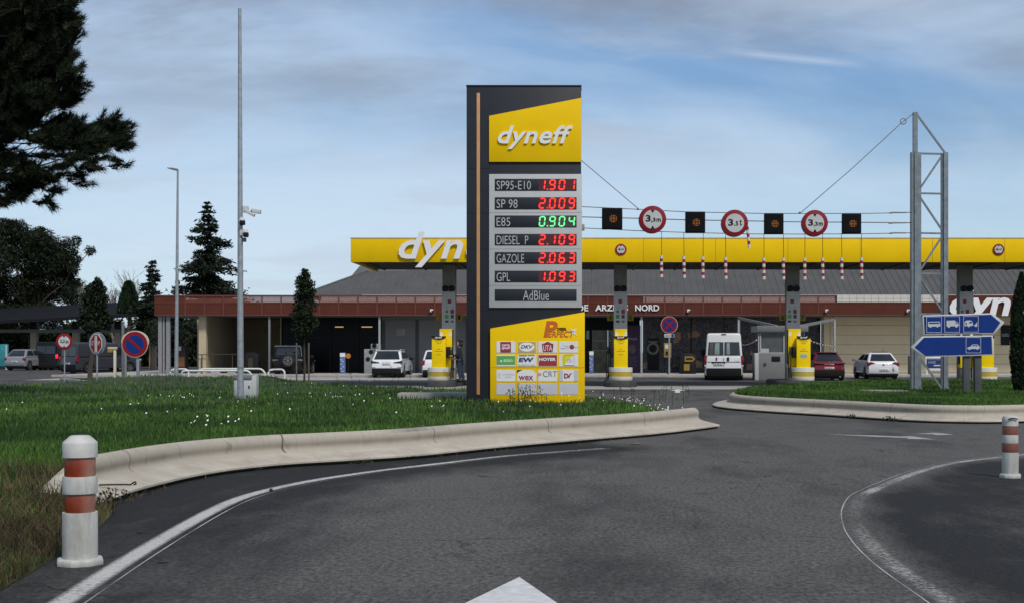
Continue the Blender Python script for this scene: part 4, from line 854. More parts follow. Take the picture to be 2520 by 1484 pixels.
for vx, vy, hw, hh, lab, ph, nn in LB:
    t = hang('led_signal', vx, vy, 'black lane signal with amber dots, ' + lab, 'lane signal', 'black lane signals on the cables')
    w, h = hw / sc_, hh / sc_; MB().box(-w, w, -.10, .06, -h, h).build('housing', boxm, t, bevel=.03, seg=3)
    MB().box(-w * .86, w * .86, -.108, -.1005, -h * .86, h * .86).build('screen', mat('led_screen', (.006, .006, .007), .5, .2, spec=.1), t)
    d = MB(); st_ = w * .19
    for i in range(-3, 4):
        for j in range(-3, 4):
            if i * i + j * j <= 7: d.disc(w * .10 + i * st_ * .8, -h * .02 + j * st_ * .8, st_ * .17, -.112, -.1085, 8)
    d.build('amber_dots', M['ledamber'], t)
for vx, vy, r_, lab, txt, ar_ in ((1606, 541, 33.5, 'round 3,3 m height limit sign hung on the cables, nearer the price totem', [('3', -.52, -.14, -.18, .32), (',', -.10, -.03, -.28, -.08), ('3', .0, .22, -.18, .12), ('m', .28, .60, -.18, .06)], True),
                                  (1808, 550, 32.8, 'round 3,5 t weight limit sign hung in the middle of the cables', [('3', -.50, -.12, -.22, .3), ('.', -.06, .03, -.22, -.12), ('5', .06, .26, -.2, .14), ('t', .36, .52, -.2, .28)], False),
                                  (2005, 550, 32.2, 'round 3,3 m height limit sign hung on the cables, nearer the lattice mast', [('3', -.52, -.14, -.22, .28), (',', -.10, -.03, -.32, -.12), ('3', .0, .22, -.22, .10), ('m', .28, .60, -.22, .04)], True)):
    t = hang('hanging_sign', vx, vy, lab, 'road sign', 'round limit signs on the cables'); round_sign(t, 0, 0, r_ / sc_, -.08, txt, ar_)
    MB().disc(-.02, -.02, r_ / sc_ * .98, -.055, .03, 40).build('sign_box', M['midgrey'], t, bevel=.01)
bat = None; place = ['first', 'second', 'third', 'fourth', 'fifth', 'sixth', 'seventh', 'eighth', 'ninth', 'tenth']
stripe_r = mat('baton_red', (.32, .012, .016), .5, .1); stripe_w = mat('baton_white', (.66, .63, .58), .5, .06)
def make_baton(cord):
    t = thing('hanging_baton', 'x', 'baton', (0, 0, 0), group='striped batons hanging from the lower cable'); L = .62; n = 7
    MB().tube([(0, 0, -.0), (0.004, 0, -cord)], .008, 5).build('cord', M['black'], t)
    for k in range(n): MB().cyl((.012 * (k / n - .5), 0, -cord - L * k / n), (.012 * ((k + 1) / n - .5), 0, -cord - L * (k + 1) / n), .044, .044, 12).build('white_stripe' if k % 2 == 0 else 'red_stripe', stripe_w if k % 2 == 0 else stripe_r, t)
    return t
BX = [(1628.4, 571, 627), (1683, 572.5, 630.5), (1731, 573.6, 631), (1786, 575, 633), (1880.6, 576.3, 632.5), (1928.5, 576.5, 632.5), (1981.7, 576.5, 631.5), (2025, 576.4, 632), (2072, 576.2, 632), (2121, 575.8, 631.5)]
for i, (vx, a, b) in enumerate(BX):
    if bat is None: bat = make_baton(.68); t = bat
    else: t = copy_tree(bat)
    t.location = (xw(vx, DG), DG + .06, zw(a, DG) + .0 - (b - a - .68 * sc_) / sc_ * .0); t.rotation_euler = (0, random.uniform(-.012, .012), 0)
    t['label'] = 'striped baton on a cord, %s from the price totem in its row' % place[i]
t = thing('broken_baton', 'short tilted red and white baton caught against the 3,5 t sign', 'baton', (xw(1837, DG), DG - .02, zw(548, DG)))
MB().tube([(0, 0, 0), (.02, 0, -.12)], .01, 5).build('cord', M['midgrey'], t)
for k in range(6):
    q = lambda u: (.02 + .06 * u, 0, -.12 - .62 * u)
    MB().cyl(q(k / 6), q((k + 1) / 6), .04, .04, 12).build('white_stripe' if k % 2 else 'red_stripe', stripe_w if k % 2 else stripe_r, t)

# ------------------------------------------------------------------ blue arrow signs
DS = 35.6; X, Z = lp(DS, 2365, .26)
sg = thing('direction_sign', 'two blue arrow signs on dark posts, lorries one way and cars the other', 'direction sign', (xw(2365, DS), DS, .26))
for vx in (2380.5, 2408.5): MB().box(X(vx - 8.5), X(vx + 8.5), .03, .17, -.2, Z(780)).build('post', mat('sign_post', (.075, .08, .085), .6, .2, 4), sg, bevel=.01)
def arrow_panel(outer, inner):
    a = MB().prism([(X(x), Z(y)) for x, y in outer], -.03, .02).build('arrow_panel', M['signwhite'], sg, bevel=.004)
    MB().prism([(X(x), Z(y)) for x, y in inner], -.034, -.0305).build('blue_field', M['blue'], a); return a
A1 = arrow_panel([(2269.5, 775.5), (2440.5, 770.5), (2471.5, 793), (2446, 821), (2272, 823.5)], [(2272.5, 778.6), (2437.5, 773.8), (2461, 793.4), (2443.5, 818.2), (2275, 820.6)])
A2 = arrow_panel([(2241, 854), (2269.5, 827), (2442.5, 824.5), (2444, 873.5), (2276, 878)], [(2250, 854), (2273, 830), (2439.4, 827.6), (2440.8, 870.6), (2277, 875)])
def frame_icon(par, x0, x1, y0, y1, shapes, holes=()):
    m = MB(); w = 1.0
    for a, b, c, d in ((x0, x1, y0, y0 + w), (x0, x1, y1 - w, y1), (x0, x0 + w, y0 + w, y1 - w), (x1 - w, x1, y0 + w, y1 - w)): m.box(X(a), X(b), -.0375, -.0345, Z(d), Z(c))
    for s_ in shapes:
        if s_[0] == 'd': m.disc(X(s_[1]), Z(s_[2]), s_[3] / (F / DS), -.0376, -.0345, 16)
        else: m.prism([(X(a), Z(b)) for a, b in s_], -.0375, -.0345)
    m.build('pictogram', M['signwhite'], par)
    if holes:
        h = MB()
        for s_ in holes: h.prism([(X(a), Z(b)) for a, b in s_], -.0392, -.0378)
        h.build('pictogram_gap', M['blue'], par)
frame_icon(A1, 2279, 2316.5, 778.5, 818, [[(2283, 791.5), (2311, 791), (2313, 796), (2313.5, 802.5), (2283, 803.5)], ('d', 2289, 803, 2.6), ('d', 2306, 802.5, 2.6)], [[(2285, 793.3), (2310, 792.8), (2311, 796.2), (2285, 796.6)]])
frame_icon(A1, 2323.5, 2361, 778, 817.3, [[(2328.5, 788.5), (2350, 788), (2350, 802.2), (2328.5, 802.8)], [(2350.6, 791.5), (2354.5, 791.3), (2358, 796.5), (2358, 802), (2350.6, 802.2)], ('d', 2334, 803, 2.9), ('d', 2352.5, 802.5, 2.9)], [[(2352, 793), (2354.2, 792.9), (2356.2, 796.2), (2352, 796.4)]])
frame_icon(A1, 2370, 2407, 777.5, 817, [[(2372, 798), (2373, 791.5), (2377, 788.3), (2386, 787.8), (2391, 789.8), (2393.5, 795), (2393.5, 799), (2391.5, 801.6), (2372.5, 802)], [(2393.5, 799.8), (2398, 799.4), (2402, 794.5), (2404.5, 791.5), (2405, 792.5), (2403, 796), (2404.5, 799), (2403, 801.8), (2398, 802)], ('d', 2383, 801.8, 2.6), ('d', 2401, 801.8, 2.3)], [[(2384, 791.5), (2391, 791.3), (2391.5, 795), (2384, 795.2)], [(2375, 793.5), (2378, 793.3), (2378, 799.5), (2375, 799.7)]])
frame_icon(A2, 2376, 2413, 829.2, 868, [[(2379, 855), (2388, 851.5), (2392, 847), (2404, 846.5), (2408, 850.5), (2410, 853), (2409.5, 857.5), (2380, 858)], ('d', 2385, 857.5, 2.7), ('d', 2404, 857, 2.7)], [[(2391, 851.2), (2393.5, 848.3), (2398, 848.1), (2398, 851)], [(2399.2, 851), (2399.2, 848.1), (2403, 848), (2405.5, 850.9)]])

# ------------------------------------------------------------------ service area building
FY, WY = 84.0, 88.0
bd = thing('service_building', 'long low service station shop with rust red fascia and grey hipped roof', 'building', (xw(1300, FY), FY, 0))
fx = lambda vx: xw(vx, FY); fz = lambda vy: zw(vy, FY); wx = lambda vx: xw(vx, WY); wz = lambda vy: zw(vy, WY)
def bp_(name, mb, m, par=None, **k): return mb.build(name, m, par or bd, world=True, **k)
fa = bp_('fascia_band', MB().box(fx(380), fx(2640), FY, FY + .12, fz(775.5), fz(745)).box(fx(380), fx(456), FY + .001, FY + .12, fz(744.9), fz(727)).box(fx(1431), fx(1584), FY + .001, FY + .12, fz(744.9), fz(727)).box(fx(2320), fx(2640), FY + .001, FY + .12, fz(744.9), fz(727))
         .box(fx(380), fx(380) + .12, FY + .121, FY + 6, fz(775.5), fz(727)), M['rust'])
fr = MB(); vx = 456
while vx < 2060:
    fr.box(fx(vx - 1.6), fx(vx + 1.6), FY - .03, FY - .001, fz(775.5), fz(727)); vx += 47.2
fr.box(fx(380), fx(2060), FY - .032, FY + .10, fz(730.2), fz(726.4)).box(fx(380), fx(2640), FY - .032, FY - .001, fz(776.5), fz(774)).box(fx(380), fx(2640), FY - .028, FY - .001, fz(746), fz(744))
bp_('fascia_frame', fr, mat('fascia_frame', (.125, .032, .021), .6, .14), fa)
pm = bpy.data.materials.new('perforated_red'); pm.use_nodes = True; n_, l_ = pm.node_tree.nodes, pm.node_tree.links
n_['Principled BSDF'].inputs['Base Color'].default_value = (.22, .06, .04, 1); n_['Principled BSDF'].inputs['Roughness'].default_value = .6
tr = n_.new('ShaderNodeBsdfTransparent'); mxs = n_.new('ShaderNodeMixShader'); mxs.inputs[0].default_value = .52
l_.new(tr.outputs[0], mxs.inputs[1]); l_.new(n_['Principled BSDF'].outputs[0], mxs.inputs[2]); l_.new(mxs.outputs[0], n_['Material Output'].inputs[0])
for a, b in ((456.5, 1430), (1585, 2058)): bp_('perforated_screen', MB().box(fx(a), fx(b), FY + .04, FY + .042, fz(744), fz(730)), pm, fa)
wb = M['white']
bp_('white_band', MB().box(fx(786), fx(1430), FY + .5, FY + .6, fz(746), fz(728)).box(fx(1585), fx(2058), FY + .5, FY + .6, fz(746), fz(728)), wb)
cr = mat('cream_band', (.60, .56, .50), .6, .08, 1)
bp_('cream_panel', MB().box(fx(2060), fx(2319.8), FY - .01, FY + .1, fz(743.5), fz(726.5)), cr)
sm = MB()
for k in range(14): sm.box(fx(2072 + k * 18), fx(2072.7 + k * 18), FY - .013, FY - .0101, fz(743.5), fz(726.5))
sm.box(fx(2060), fx(2319), FY - .0135, FY - .0101, fz(735.4), fz(734.8)); bp_('panel_joint', sm, M['midgrey'])
bp_('gutter', MB().box(fx(886), fx(2640), FY + .7, FY + .9, fz(727.5), fz(724.2)), mat('gutter_pale', (.55, .50, .46), .5))
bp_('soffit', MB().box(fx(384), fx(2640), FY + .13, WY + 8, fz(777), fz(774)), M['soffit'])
bp_('porch_roof', MB().box(fx(384), fx(2640), FY + 1.0, WY + 6, fz(747), fz(744.5)), M['midgrey'])
for w, a, b in (('AIRE', 1322, 1392), ('DE', 1421.5, 1447.5), ('ARZENS', 1465, 1545.5), ('NORD', 1563, 1622)):
    bp_('sign_letters', MB().text(w, fx(a), fx(b), fz(765.6), fz(750.2), FY - .05, .05, 0, .02), M['letter'])
bp_('brand_letters', MB().text('dyneff', fx(2336), fx(2610), fz(797), fz(712), FY - .07, .06, .2, .028), M['letter'])
for vx, vy in ((1063, 764), (1694, 764.5), (2033, 764.5), (2233, 764.5)):
    lm = bp_('security_light', MB().box(fx(vx - 3.6), fx(vx + 3.6), FY - .28, FY - .06, fz(vy + .2), fz(vy - 3)).box(fx(vx - 3.6), fx(vx - .5), FY - .28, FY - .1, fz(vy + 4), fz(vy + .3)), M['white'], bevel=.01)
# roof: hipped, standing seam zinc
EX, EY, EZ, SL, TR = -18.6, 85.2, 4.98, .48, 8.5; XR = 62
rf = bp_('roof', MB().add([(EX, EY, EZ), (XR, EY, EZ), (XR, EY + TR, EZ + SL * TR), (EX + TR, EY + TR, EZ + SL * TR), (EX, EY + 2 * TR, EZ), (XR, EY + 2 * TR, EZ)], [(0, 1, 2, 3), (0, 3, 4), (3, 2, 5, 4)]), M['roof'])
sr = MB(); x = EX + .3
while x < 48:
    t = min(TR, x - EX); sr.obox((x, EY, EZ + .012), (x, EY + t, EZ + SL * t + .012), .035, .05); x += .43
sr.obox((EX, EY, EZ + .02), (EX + TR, EY + TR, EZ + SL * TR + .02), .22, .07); bp_('roof_seam', sr, mat('zinc_seam', (.12, .118, .114), .5, .1), rf)
bp_('roof_upstand', MB().prism([(xw(866, 89), zw(678, 89)), (xw(885, 89), zw(655.5, 89)), (xw(1000, 89), zw(650, 89)), (xw(1000, 89), zw(678, 89))], 89, 89.6), M['midgrey'])
# walls and openings
DW = WY + 6.5; bp_('wall', MB().box(xw(485, DW), xw(700, DW), DW, DW + .3, .10, 4.2), M['beigedark']); bp_('added_side_wall', MB().box(fx(481) - .1, fx(481) + .2, FY + 1.15, DW + .3, .10, zw(776, FY)), M['beigedark']); bp_('pillar', MB().box(fx(481), fx(499), FY + .7, FY + 1.1, .10, fz(776)), mat('pillar_beige', (.46, .38, .25), .75, .1, 1.5))  # side wall added to keep side light out of the recess
bp_('wall', MB().box(wx(936), wx(1440), WY + .2, WY + .4, .10, wz(770)), mat('grey_wall', (.13, .13, .135), .6, .08))
clad = MB(); zc = [wz(v) for v in (776, 801, 824.5, 847.7, 871, 894.5, 916)]
for a, b in zip(zc[:-1], zc[1:]): clad.box(wx(2037), wx(2660), WY - 1.2, WY - 1.0, b + .014, a - .004)
bp_('cladding', clad, M['beige']); bp_('cladding_back', MB().box(wx(2037), wx(2660), WY - .99, WY - .9, .1, wz(774)), M['brown']); bp_('plinth', MB().box(wx(2037), wx(2660), WY - 1.15, WY - 1.0, .1, wz(916.4)), M['black'])
MB()
bp_('wall', MB().box(wx(2021), wx(2040), WY - 1.1, WY + .1, .1, wz(774)), M['beige'])
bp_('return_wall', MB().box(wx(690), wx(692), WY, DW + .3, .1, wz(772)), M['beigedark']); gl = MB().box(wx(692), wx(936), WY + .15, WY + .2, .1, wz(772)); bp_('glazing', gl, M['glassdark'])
mu = MB()
for v in (692, 740, 812, 880, 936): mu.box(wx(v - 1.6), wx(v + 1.6), WY + .05, WY + .149, .1, wz(772))
mu.box(wx(694), wx(934), WY + .06, WY + .148, wz(832), wz(829)); bp_('mullion', mu, M['black'])
for a, b in ((828, 848), (893, 919)): bp_('ceiling_lamp', MB().box(wx(a), wx(b), WY - .5, WY - .4, wz(805.5), wz(803)), M['lampwarm'])
sh = mat('shutter_grey', (.20, .20, .21), .5, .06, 1)
for a, b in ((948, 1022), (1031, 1146)):
    s_ = bp_('shutter', MB().box(wx(a), wx(b), WY + .02, WY + .19, .12, wz(787)), sh); j = MB()
    for k in range(1, 6): j.box(wx(a), wx(b), WY + .012, WY + .019, .12 + k * .58, .135 + k * .58)
    bp_('shutter_joint', j, M['midgrey'], s_)
bp_('shutter_box', MB().box(wx(940), wx(1150), WY - .05, WY + .19, wz(786), wz(777)), M['midgrey'])
bp_('shutter_window', MB().box(wx(975), wx(997), WY + .005, WY + .018, wz(826), wz(808)), mat('shutter_pane', (.28, .30, .30), .3, .1))
# entrance
dm = mat('door_reflection', (.085, .085, .05), .12, .6, 1.6, spec=.6)  # greenish reflection of trees put into the glass colour
bp_('entrance_glazing', MB().box(wx(1436), wx(1458), WY + .15, WY + .2, .1, wz(772)).box(wx(1458), wx(1575), WY + .15, WY + .2, wz(812), wz(772)), M['glassdark'])
for a, b in ((1459, 1494), (1498, 1512)):
    d_ = bp_('door', MB().box(wx(a), wx(b), WY + .12, WY + .16, .14, wz(812)), dm); 
    bp_('door_rail', MB().box(wx(a), wx(b), WY + .09, WY + .119, wz(839.5), wz(837)).box(wx(a), wx(b), WY + .09, WY + .119, wz(863), wz(860.5)).box(wx(a - 1.6), wx(a), WY + .07, WY + .17, .14, wz(811)).box(wx(b), wx(b + 1.6), WY + .07, WY + .17, .14, wz(811)), M['midgrey'], d_)
bp_('blue_poster', MB().box(wx(1443), wx(1450), WY + .10, WY + .14, wz(834), wz(813)), mat('poster_pale_blue', (.22, .34, .38), .5))
po = bp_('window_poster', MB().box(wx(1514), wx(1576), WY + .05, WY + .14, .14, wz(800)), M['purple'])
t_ = MB().text('Proxi', wx(1544), wx(1567), wz(836), wz(828.5), WY + .045, .006)
bp_('poster_text', t_, M['lgrey'] if 'lgrey' in M else LG['lgrey'], po)
t_ = MB()
for k in range(5): t_.box(wx(1548), wx(1570 - (k % 2) * 4), WY + .044, WY + .049, wz(878.5 + k * 5), wz(877 + k * 5))
t_.disc(wx(1556), wz(858), .22, WY + .044, WY + .049, 16, .3); bp_('poster_print', t_, mat('poster_print', (.14, .11, .13), .6, .3, 8), po)
mm = bpy.data.materials.new('window_mural'); mm.use_nodes = True; n_, l_ = mm.node_tree.nodes, mm.node_tree.links; b_ = n_['Principled BSDF']
tcx = n_.new('ShaderNodeTexCoord'); vo = n_.new('ShaderNodeTexVoronoi'); vo.inputs['Scale'].default_value = 1.5; no = n_.new('ShaderNodeTexNoise'); no.inputs['Scale'].default_value = 3.5; no.inputs['Detail'].default_value = 8; no.inputs['Distortion'].default_value = 1.2
l_.new(tcx.outputs['Object'], vo.inputs['Vector']); l_.new(tcx.outputs['Object'], no.inputs['Vector'])
ra = n_.new('ShaderNodeValToRGB'); e_ = ra.color_ramp.elements; e_[0].position = .35; e_[0].color = (.010, .010, .012, 1); e_[1].position = .78; e_[1].color = (.26, .14, .085, 1)
for p_, c_ in ((.46, (.020, .019, .026, 1)), (.53, (.075, .060, .085, 1)), (.58, (.035, .035, .025, 1)), (.66, (.14, .08, .05, 1))): q_ = e_.new(p_); q_.color = c_
l_.new(no.outputs['Fac'], ra.inputs['Fac']); l_.new(ra.outputs['Color'], b_.inputs['Base Color']); b_.inputs['Roughness'].default_value = .25
for a, b in ((1582, 1700), (1702, 1818), (1822, 1930), (1932, 2020)): bp_('window', MB().box(wx(a), wx(b), WY + .1, WY + .16, .16, wz(778)), mm)
fr_m = MB()
for v in (1578, 1701, 1820, 1931): fr_m.box(wx(v - 1.4), wx(v + 1.4), WY + .05, WY + .19, .12, wz(776))
bp_('mullion', fr_m, M['black'])
bread = mat('mural_bread', (.30, .17, .10), .5, .35, 3)
for pts in ([(1656, 838), (1660, 820), (1668, 815), (1675, 819), (1676, 832), (1668, 842), (1660, 845)], [(1692, 818), (1712, 812), (1724, 822), (1716, 829), (1694, 832)], [(1692, 890), (1716, 886), (1728, 890), (1728, 904), (1694, 905)], [(1580, 905), (1582, 893), (1596, 889), (1600, 897), (1596, 906)], [(1838, 896), (1862, 892), (1862, 908), (1838, 910)], [(1845, 872), (1850, 862), (1858, 876)]): bp_('mural_picture', MB().prism([(wx(a), wz(b)) for a, b in pts], WY + .09, WY + .098), bread)
cf = bp_('coffee_poster', MB().box(wx(1593), wx(1622), WY + .05, WY + .095, .3, wz(832)), M['black']); bp_('poster_print', MB().ring(wx(1607), wz(857), .26, .40, WY + .04, WY + .049, 24).box(wx(1595), wx(1619), WY + .04, WY + .049, wz(842), wz(838.5)), mat('coffee_print', (.16, .16, .11), .5, .3, 6), cf)
for v in (661, 932.5, 1579, 1818.5, 2055.5): bp_('porch_post', MB().box(fx(v - 2.3), fx(v + 2.3), FY + .15, FY + .33, .1, fz(776)), mat('post_dull', (.32, .33, .33), .6, .1) if v > 900 else M['midgrey'], bevel=.015)
for a, b in ((386, 395), (397.5, 401.5), (405.6, 414.7)): bp_('porch_post', MB().box(fx(a), fx(b), FY + .25, FY + .45, .0, fz(776)), mat('post_grey', (.22, .22, .23), .6, .1))
bp_('black_panel', MB().box(wx(2449), wx(2470), WY - 1.26, WY - 1.21, wz(849), wz(801)), M['black'])
bp_('panel_text', MB().text('tutto', wx(2451), wx(2469), wz(828), wz(820), WY - 1.265, .01, .2), LG['lgrey'])
pr = bp_('purple_panel', MB().box(wx(2476), wx(2522), WY - 1.26, WY - 1.21, wz(849), wz(801)), M['purple'])
bp_('panel_text', MB().text('Proxi', wx(2480), wx(2518), wz(843), wz(831), WY - 1.266, .01, 0, .01), M['letter'], pr)
bp_('leaf_mark', MB().prism([(wx(a), wz(b)) for a, b in ((2494, 824), (2489, 818), (2489, 811), (2494, 805), (2499, 811), (2499, 818))], WY - 1.27, WY - 1.261), M['green'], pr)

# ------------------------------------------------------------------ vehicles
def bil(q, u, v): return (q[0] * (1 - u) + q[1] * u) * (1 - v) + (q[3] * (1 - u) + q[2] * u) * v
def patch(mb, q, u0, u1, v0, v1, off=.008, inset=0.0):
    q = [Vector(p) for p in q]; nrm = (q[1] - q[0]).cross(q[3] - q[0]).normalized(); P = [bil(q, u, v) for u, v in ((u0, v0), (u1, v0), (u1 - inset, v1), (u0 + inset, v1))]
    mb.add([p - nrm * .01 for p in P] + [p + nrm * off for p in P], [(4, 5, 6, 7), (0, 1, 5, 4), (1, 2, 6, 5), (2, 3, 7, 6), (3, 0, 4, 7)]); return mb
def vehicle(name, label, cat, vx, D, rz, S, group=None, dx=0.0):
    L, W, H, B, cl = S['L'], S['W'], S['H'], S['belt'], S.get('cl', .22); hd = S['hood']; wr = S.get('wr', .33); ax = S.get('ax', (.85, L - .9)); paint = S['paint']; tb_ = S.get('top', .83)
    r = thing(name, label, cat, (xw(vx, D) + dx, D, 0), rz, group); P = [(.05, cl)]
    for c in ax:
        for k in range(11):
            a = math.pi - math.pi * k / 10; z = wr + (wr + .06) * math.sin(a)
            P.append((c + (wr + .06) * math.cos(a), max(cl, z)))
    yb0, yt0, yt1, yb1 = S['cab']
    P += [(L - .1, cl), (L - .01, cl + .22), (L - .03, hd - .25), (L - .22, hd - .06), (yb1 + .05, B + .03 if not S.get('van') else hd), (yb0, B), (.0, B - .10), (-.03, cl + .40), (-.02, cl + .2)]
    lo = MB().sprism(P, -W / 2, W / 2)
    lo.v = [(x * (.93 if z > B - .16 else 1.0) * (.93 if (y < .08 or y > L - .3) else 1.0), y, z) for x, y, z in lo.v]
    wb_, wt = W / 2 * .95, W / 2 * tb_; top = H; yt0_, yt1_ = yt0, yt1; ca = MB()
    bq = [(-wb_, yb0, B - .06), (wb_, yb0, B - .06), (wb_, yb1, B - .0), (-wb_, yb1, B - .0)]; tq = [(-wt, yt0, top - .04), (wt, yt0, top - .04), (wt * .98, yt1, top - .05), (-wt * .98, yt1, top - .05)]
    mid = [(-wt * .78, yt0 + .28, top), (wt * .78, yt0 + .28, top), (wt * .76, yt1 - .25, top - .01), (-wt * .76, yt1 - .25, top - .01)]
    ca.add(bq + tq + mid, [(0, 1, 5, 4), (1, 2, 6, 5), (2, 3, 7, 6), (3, 0, 4, 7), (4, 5, 9, 8), (5, 6, 10, 9), (6, 7, 11, 10), (7, 4, 8, 11), (8, 9, 10, 11), (3, 2, 1, 0)])
    body = MB(); body.add(lo.v, lo.f); body.build('body', paint, r, bevel=.06, seg=3)
    ca.build('cabin', paint, r, bevel=.09, seg=4)
    rq = [bq[0], bq[1], tq[1], tq[0]]; g = M['carglass']
    if S.get('van'):
        for a, b in ((.06, .49), (.51, .94)): patch(MB(), rq, a, b, S['gv'][0], S['gv'][1], .012, .004).build('rear_window', g, r)
    else: patch(MB(), rq, .07, .93, .16, .90, .012, .02).build('rear_window', g, r, bevel=.01)
    sd = S.get('side', ((.08, .46), (.49, .92))); lq = [bq[3], bq[0], tq[0], tq[3]]; rq2 = [bq[1], bq[2], tq[2], tq[1]]
    for a, b in sd:
        patch(MB(), rq2, a, b, S.get('sv', (.22, .86))[0], S.get('sv', (.22, .86))[1], .012, .02).build('side_window', g, r); patch(MB(), lq, 1 - b, 1 - a, S.get('sv', (.22, .86))[0], S.get('sv', (.22, .86))[1], .012, .02).build('side_window', g, r)
    patch(MB(), [bq[2], bq[3], tq[3], tq[2]], .06, .94, .12, .92, .012, .02).build('windscreen', g, r)
    MB().box(-W / 2 * .90, W / 2 * .90, -.055, .25, cl - .02, cl + S.get('bump', .22)).build('rear_bumper', M['plastic'], r, bevel=.03)
    MB().box(-W / 2 * .84, W / 2 * .84, .06, L - .3, cl - .12, cl + .03).build('underbody_shade', M['black'], r)  # black box standing in for the shade beneath the vehicle
    tl = S['tail']
    for q in (-1, 1):
        pts = [(q * W / 2 * a, z) for a, z in tl]; MB().prism(pts, S.get('ty', -.04), .16).build('tail_light', S.get('tm', M['lightred']), r, bevel=.012)
        if S.get('tail2'): MB().prism([(q * W / 2 * a, z) for a, z in S['tail2']], -.045, .1).build('reversing_light', S.get('tm2', M['lightclear']), r, bevel=.008)
        MB().box(*sorted((q * W / 2 * .55, q * W / 2 * .90)), L - .12, L + .004, hd - .27, hd - .15).build('headlight', M['lightclear'], r, bevel=.02)
        ymr = yb1 - .35; MB().box(*sorted((q * (W / 2 * .95), q * (W / 2 + .19))), ymr, ymr + .13, B + .0, B + S.get('mh', .16)).build('wing_mirror', S.get('mir', paint), r, bevel=.03)
        for c in ax:
            ty = MB().lathe([(wr * .62, -.11), (wr * .94, -.11), (wr, -.08), (wr, .08), (wr * .94, .11), (wr * .62, .11)], n=28)
            ty.v = [(q * (W / 2 - .12) + z, c + x, wr + y) for x, y, z in ty.v]; t = ty.build('wheel', M['tyre'], r, smooth=True)
            rm = MB()
            for k in range(5):
                a = 2 * math.pi * k / 5; rm.obox((q * (W / 2 - .03), c, wr), (q * (W / 2 - .03), c + wr * .6 * math.cos(a), wr + wr * .6 * math.sin(a)), .07, .03)
            ri = MB().ring(0, 0, wr * .54, wr * .64, -.01, .02, 24); rm.add([(q * (W / 2 - .03) + y, c + x, wr + z) for x, y, z in ri.v], ri.f); rm.build('rim', M['alloy'], t)
    if S.get('plate'):
        px, pz, pw = S['plate']; pl = MB().box(px - pw / 2, px + pw / 2, S.get('py', -.062), -.02, pz - .055, pz + .055).build('number_plate', M['plate'], r, bevel=.004)
        m = MB()
        for k, o in enumerate((-.38, -.3, -.14, -.06, .02, .16, .24)): m.box(px + o * pw, px + (o + .05) * pw, S.get('py', -.062) - .003, S.get('py', -.062) - .0005, pz - .033, pz + .033)
        m.build('plate_print', M['plateink'], pl)
    return r, dict(rq=rq, W=W, H=H, B=B, L=L, top=tq)
suv = dict(L=4.65, W=1.88, H=1.60, belt=1.02, hood=1.02, cl=.26, wr=.37, cab=(.06, .58, 2.7, 3.5), ax=(.95, 3.72), paint=M['carwhite'], bump=.30, top=.78, tail=[(.96, .99), (.45, .90), (.42, .86), (.97, .84)], tm=M['darklamp'], tail2=[(.93, .62), (.68, .61), (.68, .585), (.93, .595)], tm2=M['lightred'], plate=(0, .80, .52), py=-.05, mir=M['black'])
r, q = vehicle('parked_car', 'white estate car seen from behind, parked by the grey shutters', 'car', 951, 77.4, 0, suv, 'cars parked along the shop')
MB().text('SKODA', -.24, .24, .905, .935, -.036, .006, 0, .02, 2.0).build('boot_letters', M['plateink'], r)
for s_ in (-1, 1): MB().tube([(s_ * .70, .62, 1.57), (s_ * .70, .72, 1.64), (s_ * .70, 2.2, 1.65), (s_ * .70, 2.35, 1.59)], .02, 6).build('roof_rail', M['carwhite'], r)
MB().box(-.66, .66, .48, .68, 1.565, 1.60).build('rear_spoiler', M['carwhite'], r, bevel=.012)
sv2 = dict(suv, W=1.75, H=1.62, L=4.1, tail=[(.97, 1.0), (.74, 1.02), (.78, .74), (.96, .72)], tm=M['lightred'], tail2=None, plate=(0, .62, .52), bump=.2, mir=M['carwhite'], cab=(.08, .40, 2.4, 3.1), ax=(.7, 3.2))
vehicle('parked_car', 'white small car half hidden behind the fuel pump with the person', 'car', 1074, 77.5, 0, sv2, 'cars parked along the shop')
red = dict(L=4.15, W=1.76, H=1.50, belt=.98, hood=.98, cl=.22, wr=.34, cab=(.16, .80, 2.3, 3.2), ax=(.75, 3.3), paint=M['carred'], bump=.32, top=.66, tail=[(.97, .93), (.3, .88), (.3, .85), (.97, .86)], tm=M['darklamp'], plate=(.0, .66, .50), py=-.05)
r, q = vehicle('parked_car', 'dark red car seen from behind, next to the pump with the blue display', 'car', 2041, 70.2, 0, red, 'cars parked along the shop')
MB().ring(0, .96, .035, .05, -.03, .0, 16).build('badge', M['alloy'], r); MB().box(-.56, .56, .70, .90, 1.455, 1.485).build('rear_spoiler', M['carred'], r, bevel=.012)
MB().tube([(.55, -.02, .20), (.55, -.07, .20)], .04, 10).build('exhaust', M['alloy'], r)
hat = dict(L=4.3, W=1.79, H=1.47, belt=.97, hood=.95, cl=.22, wr=.33, cab=(.08, .72, 2.4, 3.4), ax=(.78, 3.4), paint=M['carwhite'], bump=.10, top=.68, tail=[(.97, .93), (.72, .95), (.50, .87), (.72, .84), (.90, .73), (.97, .76)], plate=(.05, .52, .52), py=-.058, mir=M['midgrey'])
r, q = vehicle('parked_car', 'white hatchback with red lamps and a roof aerial, before the beige wall', 'car', 2174, 73, 0, hat, 'cars parked along the shop')
MB().tube([(.1, .7, 1.45), (.12, .55, 1.72)], .008, 5).build('aerial', M['black'], r); MB().tube([(-.42, .9, 1.49), (.42, .9, 1.49)], .014, 5).build('roof_bar', M['black'], r)
MB().prism([(-.06, .80), (0, .86), (.06, .80), (.045, .79), (0, .83), (-.045, .79)], -.035, 0).prism([(-.06, .75), (0, .81), (.06, .75), (.045, .74), (0, .78), (-.045, .74)], -.035, 0).build('badge', M['alloy'], r)
